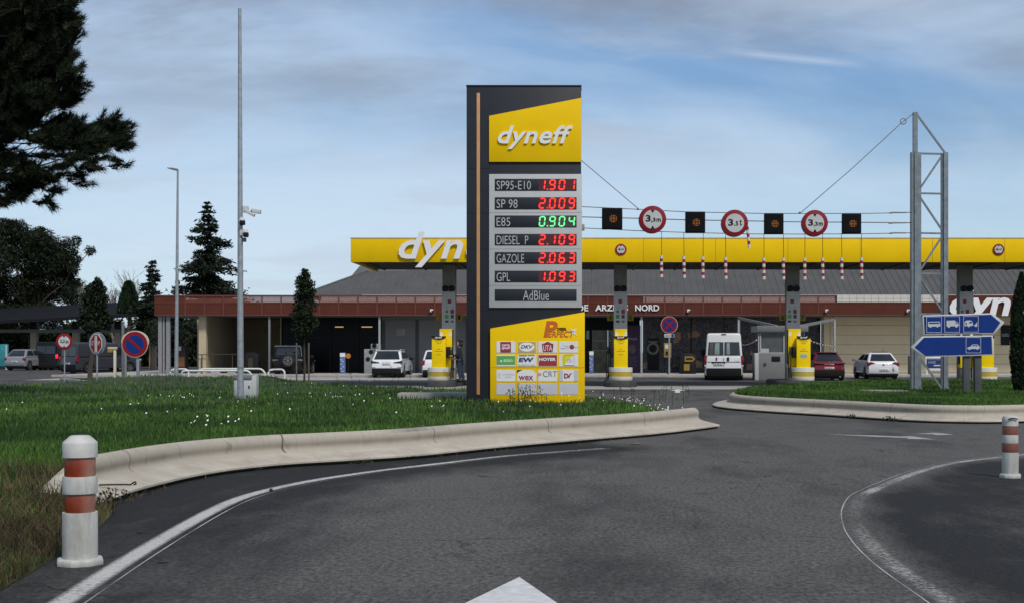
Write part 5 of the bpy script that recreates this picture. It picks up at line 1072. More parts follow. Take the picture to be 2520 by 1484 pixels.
cr_ = MB()
for a, b, c, d in ((.50, .70, .53, .42), (.53, .42, .58, .66), (.46, .55, .62, .50), (.44, .36, .50, .28)): cr_.obox((a, -.045, b), (c, -.045, d), .012, .01)
cr_.build('bumper_scratch', M['black'], r)
bk = dict(hat, paint=M['carsilver'], H=1.72, L=4.2, W=1.8, belt=1.1, hood=1.05, wr=.36, cl=.28, tail=[(.97, 1.02), (.74, 1.04), (.78, .84), (.97, .82)], plate=(0, .72, .5), mir=M['carsilver'])
vehicle('parked_car', 'silver hatchback at the edge of the car park beside the cyan panel', 'car', 36, 108, math.radians(-6), bk, 'cars parked on the far car park')
vehicle('parked_car', 'pale car mostly hidden between the silver hatchback and the black van', 'car', 92, 111, math.radians(-10), dict(bk, H=1.5, belt=.98), 'cars parked on the far car park')
van = dict(L=5.9, W=2.05, H=2.50, belt=1.28, hood=1.25, cl=.22, wr=.36, van=1, cab=(.02, .10, 4.2, 5.1), ax=(1.1, 4.9), paint=M['carwhite'], bump=.42, top=.86, gv=(.08, .64), side=((.66, .97),), sv=(.1, .5), tail=[(1.0, 1.32), (.90, 1.30), (.89, .92), (.92, .82), (1.0, .84)], tail2=[(.99, .82), (.91, .80), (.92, .70), (.99, .72)], plate=(-.28, .84, .52), py=-.058, mir=M['black'], mh=.4)
r, q = vehicle('parked_van', 'tall white van with two rear windows and curtains, by the shop windows', 'van', 1781.5, 70.7, math.radians(-5.0), van)
MB().box(-.28 - .36, -.28 + .36, -.05, -.0, .905, .965).build('plate_lamp_strip', M['black'], r, bevel=.006); MB().box(.16, .28, -.06, -.0, 1.02, 1.22).build('door_handle', M['black'], r, bevel=.02)
MB().box(-.006, .006, -.046, -.0, .72, 1.22).box(-.86, .86, -.046, -.0, .975, .984).build('door_gap', M['midgrey'], r)
MB().box(-.13, .13, .06, .12, 2.41, 2.445).build('brake_lamp', M['darklamp'], r)
MB().prism([(-.40, 1.06), (-.34, 1.06), (-.36, 1.12), (-.33, 1.19), (-.37, 1.21), (-.43, 1.19), (-.41, 1.16), (-.43, 1.12)], -.05, -.02).build('badge', M['plateink'], r); MB().text('BOXER', .62, .82, 1.03, 1.055, -.048, .004).build('door_letters', M['midgrey'], r)
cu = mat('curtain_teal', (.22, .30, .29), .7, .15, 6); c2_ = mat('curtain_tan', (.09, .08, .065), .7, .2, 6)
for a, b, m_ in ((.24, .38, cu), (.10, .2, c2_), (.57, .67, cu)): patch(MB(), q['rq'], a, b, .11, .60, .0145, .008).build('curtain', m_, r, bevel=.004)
MB().box(-.92, .92, -.075, .0, .20, .64).build('bumper_step', M['plastic'], r, bevel=.04)
vehicle('parked_van', 'black van seen from behind with one red lamp glowing, on the far car park', 'van', 112, 110, math.radians(-4), dict(van, paint=M['carblack'], H=2.34, L=5.2, W=1.98, side=((.3, .6), (.66, .97)), tail=[(1.0, 1.30), (.86, 1.28), (.87, .95), (1.0, .97)], tail2=None, plate=None, cab=(.02, .10, 3.9, 4.6), ax=(.9, 4.3), gv=(.1, .7)), 'vans on the far car park')[0]
o = MB().box(xw(127.5, 109.7), xw(131, 109.7), 109.70, 109.78, zw(880, 109.7), zw(872, 109.7)); lampred = mat('lit_brake_lamp', (.5, .02, .03), .3, emit=(1, .02, .04), estr=.9)
pv_ = [x for x in bpy.data.objects if x.get('label', '').startswith('black van seen')][0]
tlc = [c for c in pv_.children if c.name.startswith('tail_light')]; tlc[1].data.materials[0] = lampred
bpy.data.objects
vehicle('parked_van', 'dark grey delivery van behind the no parking and stop signs', 'van', 168, 92, math.radians(-36), dict(van, paint=M['cargrey'], H=2.15, L=5.2, W=2.0, belt=1.18, hood=1.15, tail=[(1.0, 1.2), (.9, 1.2), (.9, .8), (1.0, .82)], tail2=None, plate=(0, .7, .5), cab=(.02, .10, 3.3, 4.3), ax=(.95, 4.2), gv=(.1, .7), side=((.68, .97),), sv=(.12, .66), top=.88), 'vans on the far car park')
# off-roader with a spare wheel
jp = dict(L=4.2, W=1.85, H=1.86, belt=1.12, hood=1.12, cl=.36, wr=.41, cab=(.03, .08, 2.2, 2.6), ax=(.75, 3.2), paint=M['carblack'], bump=.2, top=.86, tail=[(.97, 1.02), (.84, 1.02), (.84, .84), (.97, .84)], tm=M['darklamp'], plate=None, mir=M['black'])
r, q = vehicle('off_roader', 'black boxy off-roader with a spare wheel on its back, in the shade of the porch', 'car', 708, 82.3, 0, jp, 'cars parked along the shop')
tw = MB().lathe([(.18, -.12), (.36, -.13), (.40, -.09), (.40, .09), (.36, .13), (.2, .13)], n=28); tw.v = [(.08 + x, -.17 + z, .96 + y) for x, y, z in tw.v]; sp_ = tw.build('spare_wheel', M['tyre'], r, smooth=True)
rm = MB()
for k in range(6): a = 2 * math.pi * k / 6 + .5; rm.obox((.08, -.31, .96), (.08 + .24 * math.cos(a), -.31, .96 + .24 * math.sin(a)), .05, .03)
rm.ring(.08, .96, .22, .26, -.325, -.295, 24).build('rim', M['midgrey'], sp_)
MB().tube([(-.8, .0, 1.80), (-.78, -.02, 1.855), (.78, -.02, 1.855), (.8, .0, 1.80), (.86, 0, 1.2)], .018, 6).build('roof_edge_trim', M['alloy'], r); MB().tube([(-.95, -.04, 1.0), (-.6, -.05, 1.0)], .022, 6).tube([(.62, -.05, 1.0), (.93, -.04, 1.0)], .022, 6).build('corner_trim', M['alloy'], r)

# ------------------------------------------------------------------ person at the pump
def skin_mesh(name, V, E, rad, m, parent, sub=2):
    me = bpy.data.meshes.new('tmp'); me.from_pydata(V, E, []); ob = bpy.data.objects.new('tmp', me); COL.objects.link(ob)
    ob.modifiers.new('s', 'SKIN'); sk = me.skin_vertices[0].data
    for i, r_ in enumerate(rad): sk[i].radius = (r_, r_) if not isinstance(r_, tuple) else r_
    sk[0].use_root = True; sd_ = ob.modifiers.new('d', 'SUBSURF'); sd_.levels = sub
    dg = bpy.context.evaluated_depsgraph_get(); nm = bpy.data.meshes.new_from_object(ob.evaluated_get(dg)); nm.name = name
    bpy.data.objects.remove(ob); bpy.data.meshes.remove(me); nm.materials.clear(); nm.materials.append(m); nm.polygons.foreach_set('use_smooth', [True] * len(nm.polygons))
    o = bpy.data.objects.new(name, nm); COL.objects.link(o); o.parent = parent; return o
DP = 57.6; ps = thing('person', 'person with dark hair in black jacket and jeans, holding the pump nozzle', 'person', (xw(1131.5, DP), DP, .2), 0)
V = []; E = []; RD = []
def add(p, r_, par=None):
    V.append(p); RD.append(r_)
    if par is not None: E.append((par, len(V) - 1))
    return len(V) - 1
pel = add((0, 0, .95), .08); sp_ = add((0, 0, 1.15), .08, pel); ch = add((-.01, 0, 1.35), .09, sp_); nk = add((-.02, 0, 1.50), .055, ch); hb = add((-.045, 0, 1.585), .075, nk); ht = add((-.035, 0, 1.69), .085, hb); add((-.03, 0, 1.735), .05, ht)
ns = add((-.135, 0, 1.63), .016, add((-.11, 0, 1.635), .03, hb))
wr_ = {}
for q, arm in ((-1, ((-.02, .2, 1.42), (-.07, .25, 1.16), (-.31, .20, 1.12), (-.38, .19, 1.125))), (1, ((-.02, .2, 1.42), (-.05, .26, 1.14), (-.22, .2, 1.0), (-.29, .19, .99)))):
    p = ch
    for k, (a, b, c) in enumerate(arm): p = add((a, q * b, c), (.045, .036, .028, .033)[k], p)
    for j in range(4):
        f0 = (arm[3][0] - .035, q * (arm[3][1] - .03 + .021 * j), arm[3][2] + .012); a = add(f0, .010, p); b = add((f0[0] - .032, f0[1], f0[2] - .018 - .004 * j), .009, a); add((f0[0] - .03, f0[1], f0[2] - .046), .008, b)
    a = add((arm[3][0] - .0, q * (arm[3][1] - .045), arm[3][2] + .01), .011, p); add((arm[3][0] - .035, q * (arm[3][1] - .055), arm[3][2] - .012), .009, a)
    hip = add((0, q * .1, .88), .07, pel); kn = add((-.02 if q < 0 else .06, q * .11, .50), .045, hip); an = add((.05 if q < 0 else .17, q * .11, .10), .035, kn); add((-.03 if q < 0 else .09, q * .11, .05), .025, an)
skin_mesh('body', V, E, RD, M['skin'], ps)
skin_mesh('jacket', [(0, 0, .90), (0, 0, 1.12), (-.01, 0, 1.36), (-.015, 0, 1.47)] + [(-.02, -.21, 1.42), (-.07, -.26, 1.16), (-.29, -.205, 1.12), (-.02, .21, 1.42), (-.05, .27, 1.14), (-.2, .205, 1.01), (.06, 0, 1.46)], [(0, 1), (1, 2), (2, 3), (2, 4), (4, 5), (5, 6), (2, 7), (7, 8), (8, 9), (3, 10)], [.165, .155, .175, .085, .085, .066, .05, .085, .066, .05, .06], M['cloth'], ps)
skin_mesh('jeans', [(0, 0, .96), (0, -.1, .86), (-.02, -.11, .5), (.05, -.11, .12), (0, .1, .86), (.06, .11, .5), (.17, .11, .12)], [(0, 1), (1, 2), (2, 3), (0, 4), (4, 5), (5, 6)], [.15, .12, .085, .065, .12, .085, .065], M['denim'], ps)
for q, xx in ((-1, .05), (1, .17)): MB().ball((xx - .05, q * .11, .06), .16, .065, .07).build('shoe', M['black'], ps, smooth=True)
skin_mesh('hair', [(.0, 0, 1.70), (.035, 0, 1.62), (.05, 0, 1.5), (-.05, 0, 1.755), (.02, 0, 1.76)], [(0, 1), (1, 2), (0, 4), (4, 3)], [.105, .10, .07, .06, .07], M['hairdark'], ps)
MB().ball((-.128, -.035, 1.655), .008).ball((-.128, .035, 1.655), .008).build('eyes', M['black'], ps); MB().box(-.128, -.118, -.025, .025, 1.585, 1.592).build('mouth', mat('lip', (.25, .09, .08), .6), ps)

# ------------------------------------------------------------------ booth and barriers, street furniture by the shop
DBo = 71.0; X, Z = lp(DBo, 1924, 0); bo = thing('payment_booth', 'grey pay booth with a flat roof behind the pump with the blue display', 'booth', (xw(1924, DBo), DBo, 0))
bg = mat('booth_grey', (.20, .20, .205), .5, .08, 2); bgd = mat('booth_glass', (.09, .095, .10), .15, .2, 1.5)
MB().box(X(1864), X(1982), 0, 2.2, 0, Z(868)).build('base_wall', bg, bo, bevel=.02); MB().box(X(1857), X(1866), -.15, .3, 0, Z(868)).build('corner_buttress', M['grey'], bo, bevel=.02)
MB().box(X(1870), X(1978), .06, 2.1, Z(868), Z(815)).build('glazing', bgd, bo); MB().box(X(1862), X(1988), -.2, 2.5, Z(816), Z(801)).build('roof', M['midgrey'], bo, bevel=.02)
fr = MB()
for v in (1866, 1870.5, 1928, 1978): fr.box(X(v), X(v + 2.5), -.01, .055, Z(868), Z(816))
fr.box(X(1866), X(1980), -.012, .05, Z(818.5), Z(816)).box(X(1866), X(1980), -.012, .05, Z(869), Z(866.5)); fr.build('window_frame', M['grey'], bo)
MB().box(X(1872), X(1892), -.02, .04, Z(867), Z(857)).build('notice', M['grey'], bo); MB().box(X(1899), X(1920), -.04, 0, Z(888), Z(876)).build('drawer_hatch', M['black'], bo, bevel=.01); MB().disc(X(1882), Z(896), .09, -.03, 0, 14).build('intercom', mat('intercom_brown', (.06, .04, .03), .5), bo)
for a, b in (((1818, 783, FY), (1911, 803, 72.6)), ((2053, 786, FY), (1966, 803, 72.6))):
    p, q = Vector((xw(a[0], a[2]), a[2], zw(a[1], a[2]))), Vector((xw(b[0], b[2]), b[2], zw(b[1], b[2]))); MB().obox(p, q, .12, .15).build('roof_beam', mat('beam_dull', (.20, .21, .21), .6, .1), bo, world=True)
for a, b, lab in (((1862, 836, 71), (1822, 847, FY), 'black and white barrier chain between the booth and the post behind the white van'), ((1977, 830, 71), (2054, 851, FY), 'black and white barrier chain between the booth and the beige wall post')):
    p, q = Vector((xw(a[0], a[2]), a[2], zw(a[1], a[2]))), Vector((xw(b[0], b[2]), b[2], zw(b[1], b[2]))); t = thing('barrier_chain', lab, 'barrier', p, group='barrier chains beside the pay booth'); w = MB(); N = 22
    for k in range(N):
        u0, u1 = k / N, (k + 1) / N; f_ = lambda u: p.lerp(q, u) - Vector((0, 0, .35 * 4 * u * (1 - u) * .35)); w.tube([f_(u0), f_(u1)], .035, 6)
    o = w.build('chain', M['white'], t, world=True); o.data.materials.append(M['black']); o.data.polygons.foreach_set('material_index', [(i // 8) % 2 for i in range(len(o.data.polygons))])
DN = 80.6; X, Z = lp(DN, 1647, .13); t = thing('road_sign', 'round blue no stopping sign with red cross on a thin post before the shop', 'road sign', (xw(1647, DN), DN, .13))
MB().cyl((0, .04, 0), (0, .04, Z(782)), .055, n=10).build('post', M['galv'], t, smooth=True); cz = Z(799)
d = MB().disc(0, cz, .51, -.03, -.005, 40).build('rim', M['signwhite'], t); MB().disc(0, cz, .485, -.036, -.0305, 40).build('red_ring', M['red'], t); MB().disc(0, cz, .37, -.042, -.0365, 40).build('blue_field', M['deepblue'], t)
MB().obox((-.28, -.046, cz - .28), (.28, -.046, cz + .28), .006, .11).obox((.28, -.0475, cz - .28), (-.28, -.0475, cz + .28), .006, .11).build('red_cross', M['red'], t)
pl = MB().box(-.30, .30, -.03, -.005, Z(829.5), Z(821)).build('sub_plate', M['signwhite'], t); MB().text('SAUF', -.26, .06, Z(827.5), Z(823.5), -.032, .003).build('writing', M['black'], pl); MB().box(.12, .27, -.034, -.0305, Z(829), Z(821.5)).build('blue_symbol', M['deepblue'], pl)
def stand(vx, D, y0, y1, hw, label):
    X, Z = lp(D, vx, .13); t = thing('advert_stand', label, 'advert stand', (xw(vx, D), D, .13), group='narrow advert stands before the shop'); MB().box(X(vx - hw), X(vx + hw), -.06, .06, 0, Z(y0)).build('panel', mat('stand_blue', (.10, .15, .34), .4, .35, 5), t, bevel=.01)
    MB().box(X(vx - hw), X(vx + hw), -.068, -.0605, Z(y0 + 10), Z(y0 + 1)).build('header', M['white'], t); p = MB()
    for k, (a, b) in enumerate(((-.6, 16), (.1, 20), (-.4, 27), (.3, 33), (-.5, 38), (0, 44))): p.box(X(vx + hw * (a - .3)), X(vx + hw * (a + .3)), -.067, -.0605, Z(y0 + b + 2.5), Z(y0 + b))
    p.build('print', M['pale'] if 'pale' in M else LG['pale'], t); MB().box(X(vx - hw - 1), X(vx + hw + 1), -.2, .2, 0, .05).build('foot', M['grey'], t); return t
stand(843.5, 81, 867, 921, 6.4, 'narrow blue and white advert stand on the pavement by the orange round sign'); stand(1455.5, 81, 863, 915, 5.2, 'narrow blue and white advert stand beside the shop door')
X, Z = lp(83, 857, .13); t = thing('round_lollipop_sign', 'small orange round sign on a stem behind the blue advert stand', 'sign', (xw(857, 83), 83, .13)); MB().cyl((0, 0, 0), (0, 0, Z(880)), .02, n=8).build('stem', M['black'], t); MB().disc(0, Z(875), .16, -.03, .0, 20).build('disc', M['orange'], t)
def bin_(vx, D, hw, y0, label, yel=True):
    X, Z = lp(D, vx, .13); t = thing('litter_bin', label, 'litter bin', (xw(vx, D), D, .13)); P = [(X(vx - hw), 0), (X(vx + hw), 0), (X(vx + hw), Z(y0 + 8))]
    for k in range(9): a = math.pi * k / 8; P.append((X(vx) + hw * D / F * math.cos(a), Z(y0 + 8) + 8 * D / F * math.sin(a)))
    P.append((X(vx - hw), Z(y0 + 8))); MB().prism(P, 0, .6).build('casing', M['black'], t, bevel=.02)
    return t, X, Z
t, X, Z = bin_(1693, 83.5, 20, 868, 'large black rounded litter bin with yellow panels under the window picture')
MB().prism([(X(a), Z(b)) for a, b in ((1685, 876), (1704, 876), (1711, 882), (1704, 889), (1685, 889))], -.02, -.0).build('chute_rim', mat('bin_yellow', (.26, .16, .012), .6), t); MB().prism([(X(a), Z(b)) for a, b in ((1688, 880), (1703, 880), (1706, 882.5), (1703, 885), (1688, 885))], -.025, -.0205).build('chute', M['black'], t); MB().box(X(1683), X(1697), -.02, 0, Z(911), Z(895)).build('yellow_panel', MATS['bin_yellow'], t)
t, X, Z = bin_(619, 84.5, 17, 866, 'black arched machine against the beige wall under the porch'); MB().box(X(611), X(622), -.02, 0, Z(905), Z(880)).build('front_panel', mat('machine_front', (.035, .03, .012), .5), t)
X, Z = lp(83.6, 1643, .13); t = thing('wall_box', 'small yellow call box on a stem beside the no stopping sign post', 'call box', (xw(1643, 83.6), 83.6, .13)); MB().box(X(1634), X(1652), 0, .2, Z(879), Z(843)).build('housing', MATS['bin_yellow'], t, bevel=.015); MB().box(X(1636.5), X(1645.5), -.012, 0, Z(857), Z(847)).build('window', LG['pale'], t); MB().box(X(1638), X(1644), -.012, 0, Z(873), Z(864)).build('slot', M['black'], t); MB().box(X(1641), X(1645), .05, .1, 0, Z(879)).build('stem', M['black'], t)
X, Z = lp(85, 912, .13); t = thing('washing_machine_kiosk', 'grey outdoor laundry machine with round doors, left of the shutters', 'machine', (xw(912, 85), 85, .13)); MB().box(X(896), X(930), 0, .9, 0, Z(858)).box(X(912), X(934), .05, .85, Z(858) + .002, Z(845)).build('housing', mat('kiosk_grey', (.26, .28, .28), .5, .15, 3), t, bevel=.02)
for a, b in ((905.5, 883), (913, 865), (921, 850)): MB().disc(X(a), Z(b), .14, -.03 if b > 858 else .02, 0 if b > 858 else .05, 20).build('round_door', M['black'], t)
X, Z = lp(80.4, 2300, 0); t = thing('advert_trailer', 'low white framed blue advert board behind the lattice mast', 'advert board', (xw(2300, 80.4), 80.4, 0)); MB().box(X(2277), X(2322), -.05, .05, Z(911), Z(876)).build('frame', M['white'], t, bevel=.01)
pn = MB().box(X(2279.5), X(2320), -.06, -.0505, Z(905), Z(881)).build('panel', M['navy'], t); MB().text('LOUEZ', X(2284), X(2302), Z(893), Z(888), -.0615, .003).text('ici votre remorque', X(2282), X(2318), Z(886), Z(882.5), -.0615, .003).box(X(2297), X(2316), -.063, -.0605, Z(900), Z(897)).build('print', LG['pale'], pn)
for v in (2281, 2318): MB().box(X(v - 1.5), X(v + 1.5), -.04, .04, 0, Z(911)).build('leg', M['white'], t)
for i, vx in enumerate((2237, 2251)):
    X, Z = lp(82, vx, .13); tag(MB().box(-.06, .06, -.06, .06, 0, Z(875)).build('brown_bollard', M['brown'], loc=(xw(vx, 82), 82, .13), bevel=.015), ('square brown post before the beige wall, nearer the white hatchback', 'square brown post before the beige wall, close to the lattice mast')[i], 'post', 'brown posts before the beige wall')
X, Z = lp(84.5, 545, .13); t = thing('railing', 'thin dark metal railing before the beige wall under the porch', 'railing', (xw(545, 84.5), 84.5, .13))
for v in (497, 524, 572, 590): MB().tube([(X(v), 0, 0), (X(v), 0, Z(872))], .035, 6).build('upright', M['brown'], t)
MB().tube([(X(488), 0, Z(872)), (X(592), 0, Z(871))], .03, 6).build('handrail', M['brown'], t)
X, Z = lp(86, 447, .0); t = thing('vending_machine', 'dark vending machine with an orange picture front by the grey porch posts', 'machine', (xw(447, 86), 86, 0)); MB().box(X(438), X(456), 0, .7, 0, Z(850)).build('cabinet', mat('machine_dark', (.02, .012, .014), .5), t, bevel=.02); MB().box(X(439), X(454), -.015, 0, Z(902), Z(878)).build('picture', mat('orange_picture', (.16, .07, .02), .5, .7, 3), t); MB().box(X(439), X(446), -.015, 0, Z(862), Z(852)).build('white_card', LG['pale'], t)

# ------------------------------------------------------------------ hoop barriers on the grass
hoopw = mat('hoop_white', (.68, .69, .66), .5, .06)
def hoop(vx0, vx1, vy, D, label, dep=0.0):
    x0, x1 = xw(vx0, D), xw(vx1, D); h = zw(vy, D) - .2; t = thing('hoop_barrier', label, 'barrier', ((x0 + x1) / 2, D, .2), group='white hoop barriers on the grass'); w = (x1 - x0) / 2; r_ = min(.3, w * .6)
    P = [(-w, 0, -.25), (-w, 0, h - r_)] + [(-w + r_ - r_ * math.cos(a), dep * .02, h - r_ + r_ * math.sin(a)) for a in (.4, .8, 1.2, 1.57)] + [(w - r_ + r_ * math.cos(a), dep, h - r_ + r_ * math.sin(a)) for a in (1.57, 1.2, .8, .4)] + [(w, dep, h - r_), (w, dep, -.25)]
    MB().tube(P, .05, 8).build('rail', hoopw, t, smooth=True); return t
hoop(418.5, 452, 908, 66.5, 'short white hoop barrier behind the street lamp', .8); t = hoop(442.7, 619, 911.5, 66, 'long white hoop barrier with a red and white notice, in front of its pair'); t2 = hoop(486.8, 652, 907, 67, 'long white hoop barrier with a grey notice, behind its pair'); hoop(660.5, 690, 909, 66.5, 'short white hoop barrier near the young tree', .9)
for par, a, b, y0, y1, D, m_ in ((t, 518.6, 541.6, 915.5, 931, 65.93, LG['wine']), (t2, 560, 580, 914, 926, 66.93, M['midgrey'])):
    p = MB().box(xw(a, D), xw(b, D), D, D + .02, zw(y1, D), zw(y0 - 4, D)).build('notice', mat('notice_pale', (.44, .42, .42), .5), par, world=True); MB().box(xw(a + 2, D), xw(b - 2, D), D - .006, D - .001, zw(y0 + 5, D), zw(y0 + 1, D)).box(xw(a + 4, D), xw(b - 6, D), D - .006, D - .001, zw(y1 - 3, D), zw(y1 - 6, D)).build('notice_print', m_, p)

# ------------------------------------------------------------------ signs on the car park side
D = 50.0; X, Z = lp(D, 332, .55); t = thing('road_sign', 'large round blue no parking sign with a cream disc behind it', 'road sign', (xw(332, D), D, .55))
MB().box(X(334.5), X(341), .03, .12, -.4, Z(850)).build('post', M['galv'], t, bevel=.008); MB().disc(X(332.5), Z(840), 34 * D / F, .0, .03, 40, 27 * D / F).build('back_disc', M['cream'], t)
c_, z_ = X(332.5), Z(846.5); MB().disc(c_, z_, 32.5 * D / F, -.03, -.001, 40).build('rim', mat('rim_pink', (.50, .36, .33), .5), t); MB().disc(c_, z_, 30.8 * D / F, -.036, -.0305, 40).build('red_ring', M['red'], t); MB().disc(c_, z_, 22.5 * D / F, -.042, -.0365, 40).build('blue_field', M['deepblue'], t); MB().obox((c_ - .26, -.046, z_ + .24), (c_ + .26, -.046, z_ - .24), .006, .10).build('red_bar', M['red'], t)
D = 59.5; X, Z = lp(D, 237, .14); t = thing('stop_sign', 'red octagonal stop sign turned aside, a grey sign back beside it', 'road sign', (xw(237, D), D, .14), -.45)
MB().cyl((0, .05, 0), (0, .05, Z(830)), .035, n=8).build('post', M['galv'], t); oc = lambda r_: [(r_ * math.cos(math.pi / 8 + math.pi / 4 * k) * .80, Z(845) + r_ * math.sin(math.pi / 8 + math.pi / 4 * k)) for k in range(8)]
b = MB().prism(oc(.46), -.02, .01); b.build('rim', M['signwhite'], t); MB().prism(oc(.42), -.026, -.0205).build('red_field', M['red'], t); MB().text('STOP', -.26, .26, Z(849), Z(838), -.028, .003, 0, .0).build('writing', M['signwhite'], t)
MB().disc(X(231), Z(844), .50, .16, .18, 32).build('sign_back', M['galv'], t); MB().box(.02, .10, -.12, -.05, Z(866), Z(826)).build('front_post', M['grey'], t)
D = 61; X, Z = lp(D, 158, .14); t = thing('road_sign', 'round 2,2 m width limit sign in front of the black van', 'road sign', (xw(158, D), D, .14)); MB().cyl((0, .04, 0), (0, .04, Z(845)), .03, n=8).build('post', M['galv'], t); round_sign(t, 0, Z(840), .37, -.0, [('2,2', -.5, .1, -.22, .28), ('m', .2, .55, -.22, .1)], True)
D = 58; X, Z = lp(D, 281, .14); t = thing('barrier_post', 'cream post with a short yellow arm, between the stop sign and the no parking sign', 'post', (xw(281, D), D, .14)); MB().box(X(279), X(284.5), 0, .12, 0, Z(857)).build('post', M['cream'], t, bevel=.01); MB().box(X(265), X(287), -.03, .15, Z(859), Z(853)).build('arm', mat('arm_cream', (.52, .46, .30), .5), t, bevel=.01); MB().box(X(265), X(277), -.02, .12, Z(866), Z(859) - .002).build('reflector', mat('arm_yellow', (.32, .17, .02), .5), t)
D = 59; X, Z = lp(D, 302, .14); t = thing('sign_post', 'bare grey steel post left of the no parking sign', 'post', (xw(302, D), D, .14)); MB().box(X(299), X(304.5), 0, .1, 0, Z(793)).build('post', mat('post_dark', (.13, .14, .15), .6, .15), t, bevel=.008); MB().box(X(298.5), X(305), -.01, .11, Z(794), Z(791)).build('cap', M['midgrey'], t); MB().box(X(303), X(308), .12, .2, 0, Z(863)).build('stub', M['galv'], t)

# ------------------------------------------------------------------ car park shelters
cp_ = thing('car_park_shelter', 'long dark solar roofed shelter over the far car park', 'shelter', (xw(200, 118), 118, 0)); D = 118
px_, pz_ = (lambda v: xw(v, D)), (lambda y: zw(y, D))
for a, b, y0, y1 in ((-60, 236, 782, 766), (236, 470, 766, 757)):
    MB().add([(px_(a), D - 3, pz_(y0) - .5), (px_(b), D - 3, pz_(y1) - .5), (px_(b), D + 4, pz_(y1) + .9), (px_(a), D + 4, pz_(y0) + .9), (px_(a), D - 3, pz_(y0) - .75), (px_(b), D - 3, pz_(y1) - .75), (px_(b), D + 4, pz_(y1) + .65), (px_(a), D + 4, pz_(y0) + .65)], [(0, 1, 2, 3), (7, 6, 5, 4), (0, 4, 5, 1), (1, 5, 6, 2), (2, 6, 7, 3), (3, 7, 4, 0)]).build('roof_slab', mat('solar_roof', (.012, .013, .016), .8, .2, 1, spec=.1), cp_, world=True)
MB().box(px_(-60), px_(480), D - .2, D + .2, pz_(818), pz_(812)).box(px_(-60), px_(480), D - .25, D - .201, pz_(812), pz_(810)).build('beam', mat('beam_grey', (.20, .19, .18), .6, .1), cp_, world=True)
for v in (-20, 83, 186, 290, 375): MB().box(px_(v - 7), px_(v + 7), D - .15, D + .4, 0, pz_(818)).build('column', M['beigedark'], cp_, world=True); MB().box(px_(v - 8), px_(v + 8), D - .1, D + .3, pz_(812), pz_(790)).build('bracket', M['black'], cp_, world=True)
for a, b in ((62, 84), (92, 98), (104, 126), (150, 168), (248, 256), (262, 277), (322, 344), (352, 358), (455, 478)): MB().box(px_(a), px_(b), D + 2.5, D + 2.6, pz_(808), pz_(801)).build('glint_panel', mat('glint_cyan', (.20, .34, .36), .3, .4, 2), cp_, world=True)  # translucent roof panels, their bluish glints painted into the colour
X, Z = lp(112, 8, 0); t = thing('cyan_panel', 'cyan information panel at the edge of the car park', 'panel', (xw(8, 112), 112, 0)); MB().box(X(-10), X(19), 0, .2, .3, Z(846)).build('panel', M['cyan'], t, bevel=.01); MB().box(X(14), X(18), -.06, 0, 0, Z(848)).build('post', M['grey'], t)

# ------------------------------------------------------------------ trees
PINE = leafmat('pine_needles', (.004, .008, .003), (.020, .030, .010), .9, .7)
LEAFD = leafmat('dark_leaves', (.004, .009, .004), (.020, .035, .011), 1.1, .6)
LEAFC = leafmat('cypress_leaves', (.006, .014, .006), (.020, .042, .014), 1.6, .6)
CONI = leafmat('conifer_leaves', (.004, .008, .005), (.016, .028, .012), .9, .7)
HEDGE = leafmat('hedge_leaves', (.006, .012, .004), (.030, .045, .014), .35, .7)
def rnd_dirs(n):
    v = R.normal(size=(n, 3)); return v / np.linalg.norm(v, axis=1)[:, None]
def leaf_quads(C, size, aspect=.5, D=None):
    n = len(C); d = rnd_dirs(n) if D is None else D; u = rnd_dirs(n); s = np.cross(d, u); s /= np.linalg.norm(s, axis=1)[:, None] + 1e-9
    z = size * (.6 + .8 * R.random(n))[:, None]; a = d * z; b = s * z * aspect
    v = np.stack([C - a * .5, C + b * .5, C + a * .5, C - b * .5], 1); return v.reshape(-1, 3), np.arange(n * 4).reshape(-1, 4)
def in_clumps(cl, n, shell=2.0, gap=0.0, key=0.0, gs=1.0):
    cl = np.asarray(cl, float); w = cl[:, 3] * cl[:, 4] * cl[:, 5]; w = w ** .75; idx = R.choice(len(cl), n, p=w / w.sum())
    d = rnd_dirs(n); r_ = R.random(n) ** (1 / (3 * shell) if shell > 1 else 1 / 3); r_ *= .82 + .25 * (vnoise(d[:, 0] * 3 + idx, d[:, 1] * 3, d[:, 2] * 3 + key, 1.3) + R.random(n) * .4)
    p = cl[idx, :3] + d * cl[idx, 3:6] * r_[:, None]
    if gap: p = p[vnoise(p[:, 0] + key, p[:, 1], p[:, 2], gs) + .35 * R.normal(size=len(p)) > gap]
    return p
def limbs(mb, a, b, r0, r1, n=4, wob=.08):
    a, b = np.array(a, float), np.array(b, float); L = np.linalg.norm(b - a); P = [a + (b - a) * k / n + (R.normal(size=3) * wob * L / n if 0 < k < n else 0) for k in range(n + 1)]
    mb.tube(P, [r0 + (r1 - r0) * k / n for k in range(n + 1)], 7); return P
def tree(name, label, loc, trunk, crown_v, crown_f, lm, bark=None, group=None, tone=None):
    t = thing(name, label, 'tree', loc, group=group); trunk.build('trunk', bark or M['bark'], t, world=True, smooth=True)
    np_mesh('crown', crown_v, crown_f, lm, tone if tone is not None else np.repeat(R.random(len(crown_v) // crown_f.shape[1]), crown_f.shape[1]), parent=t); return t

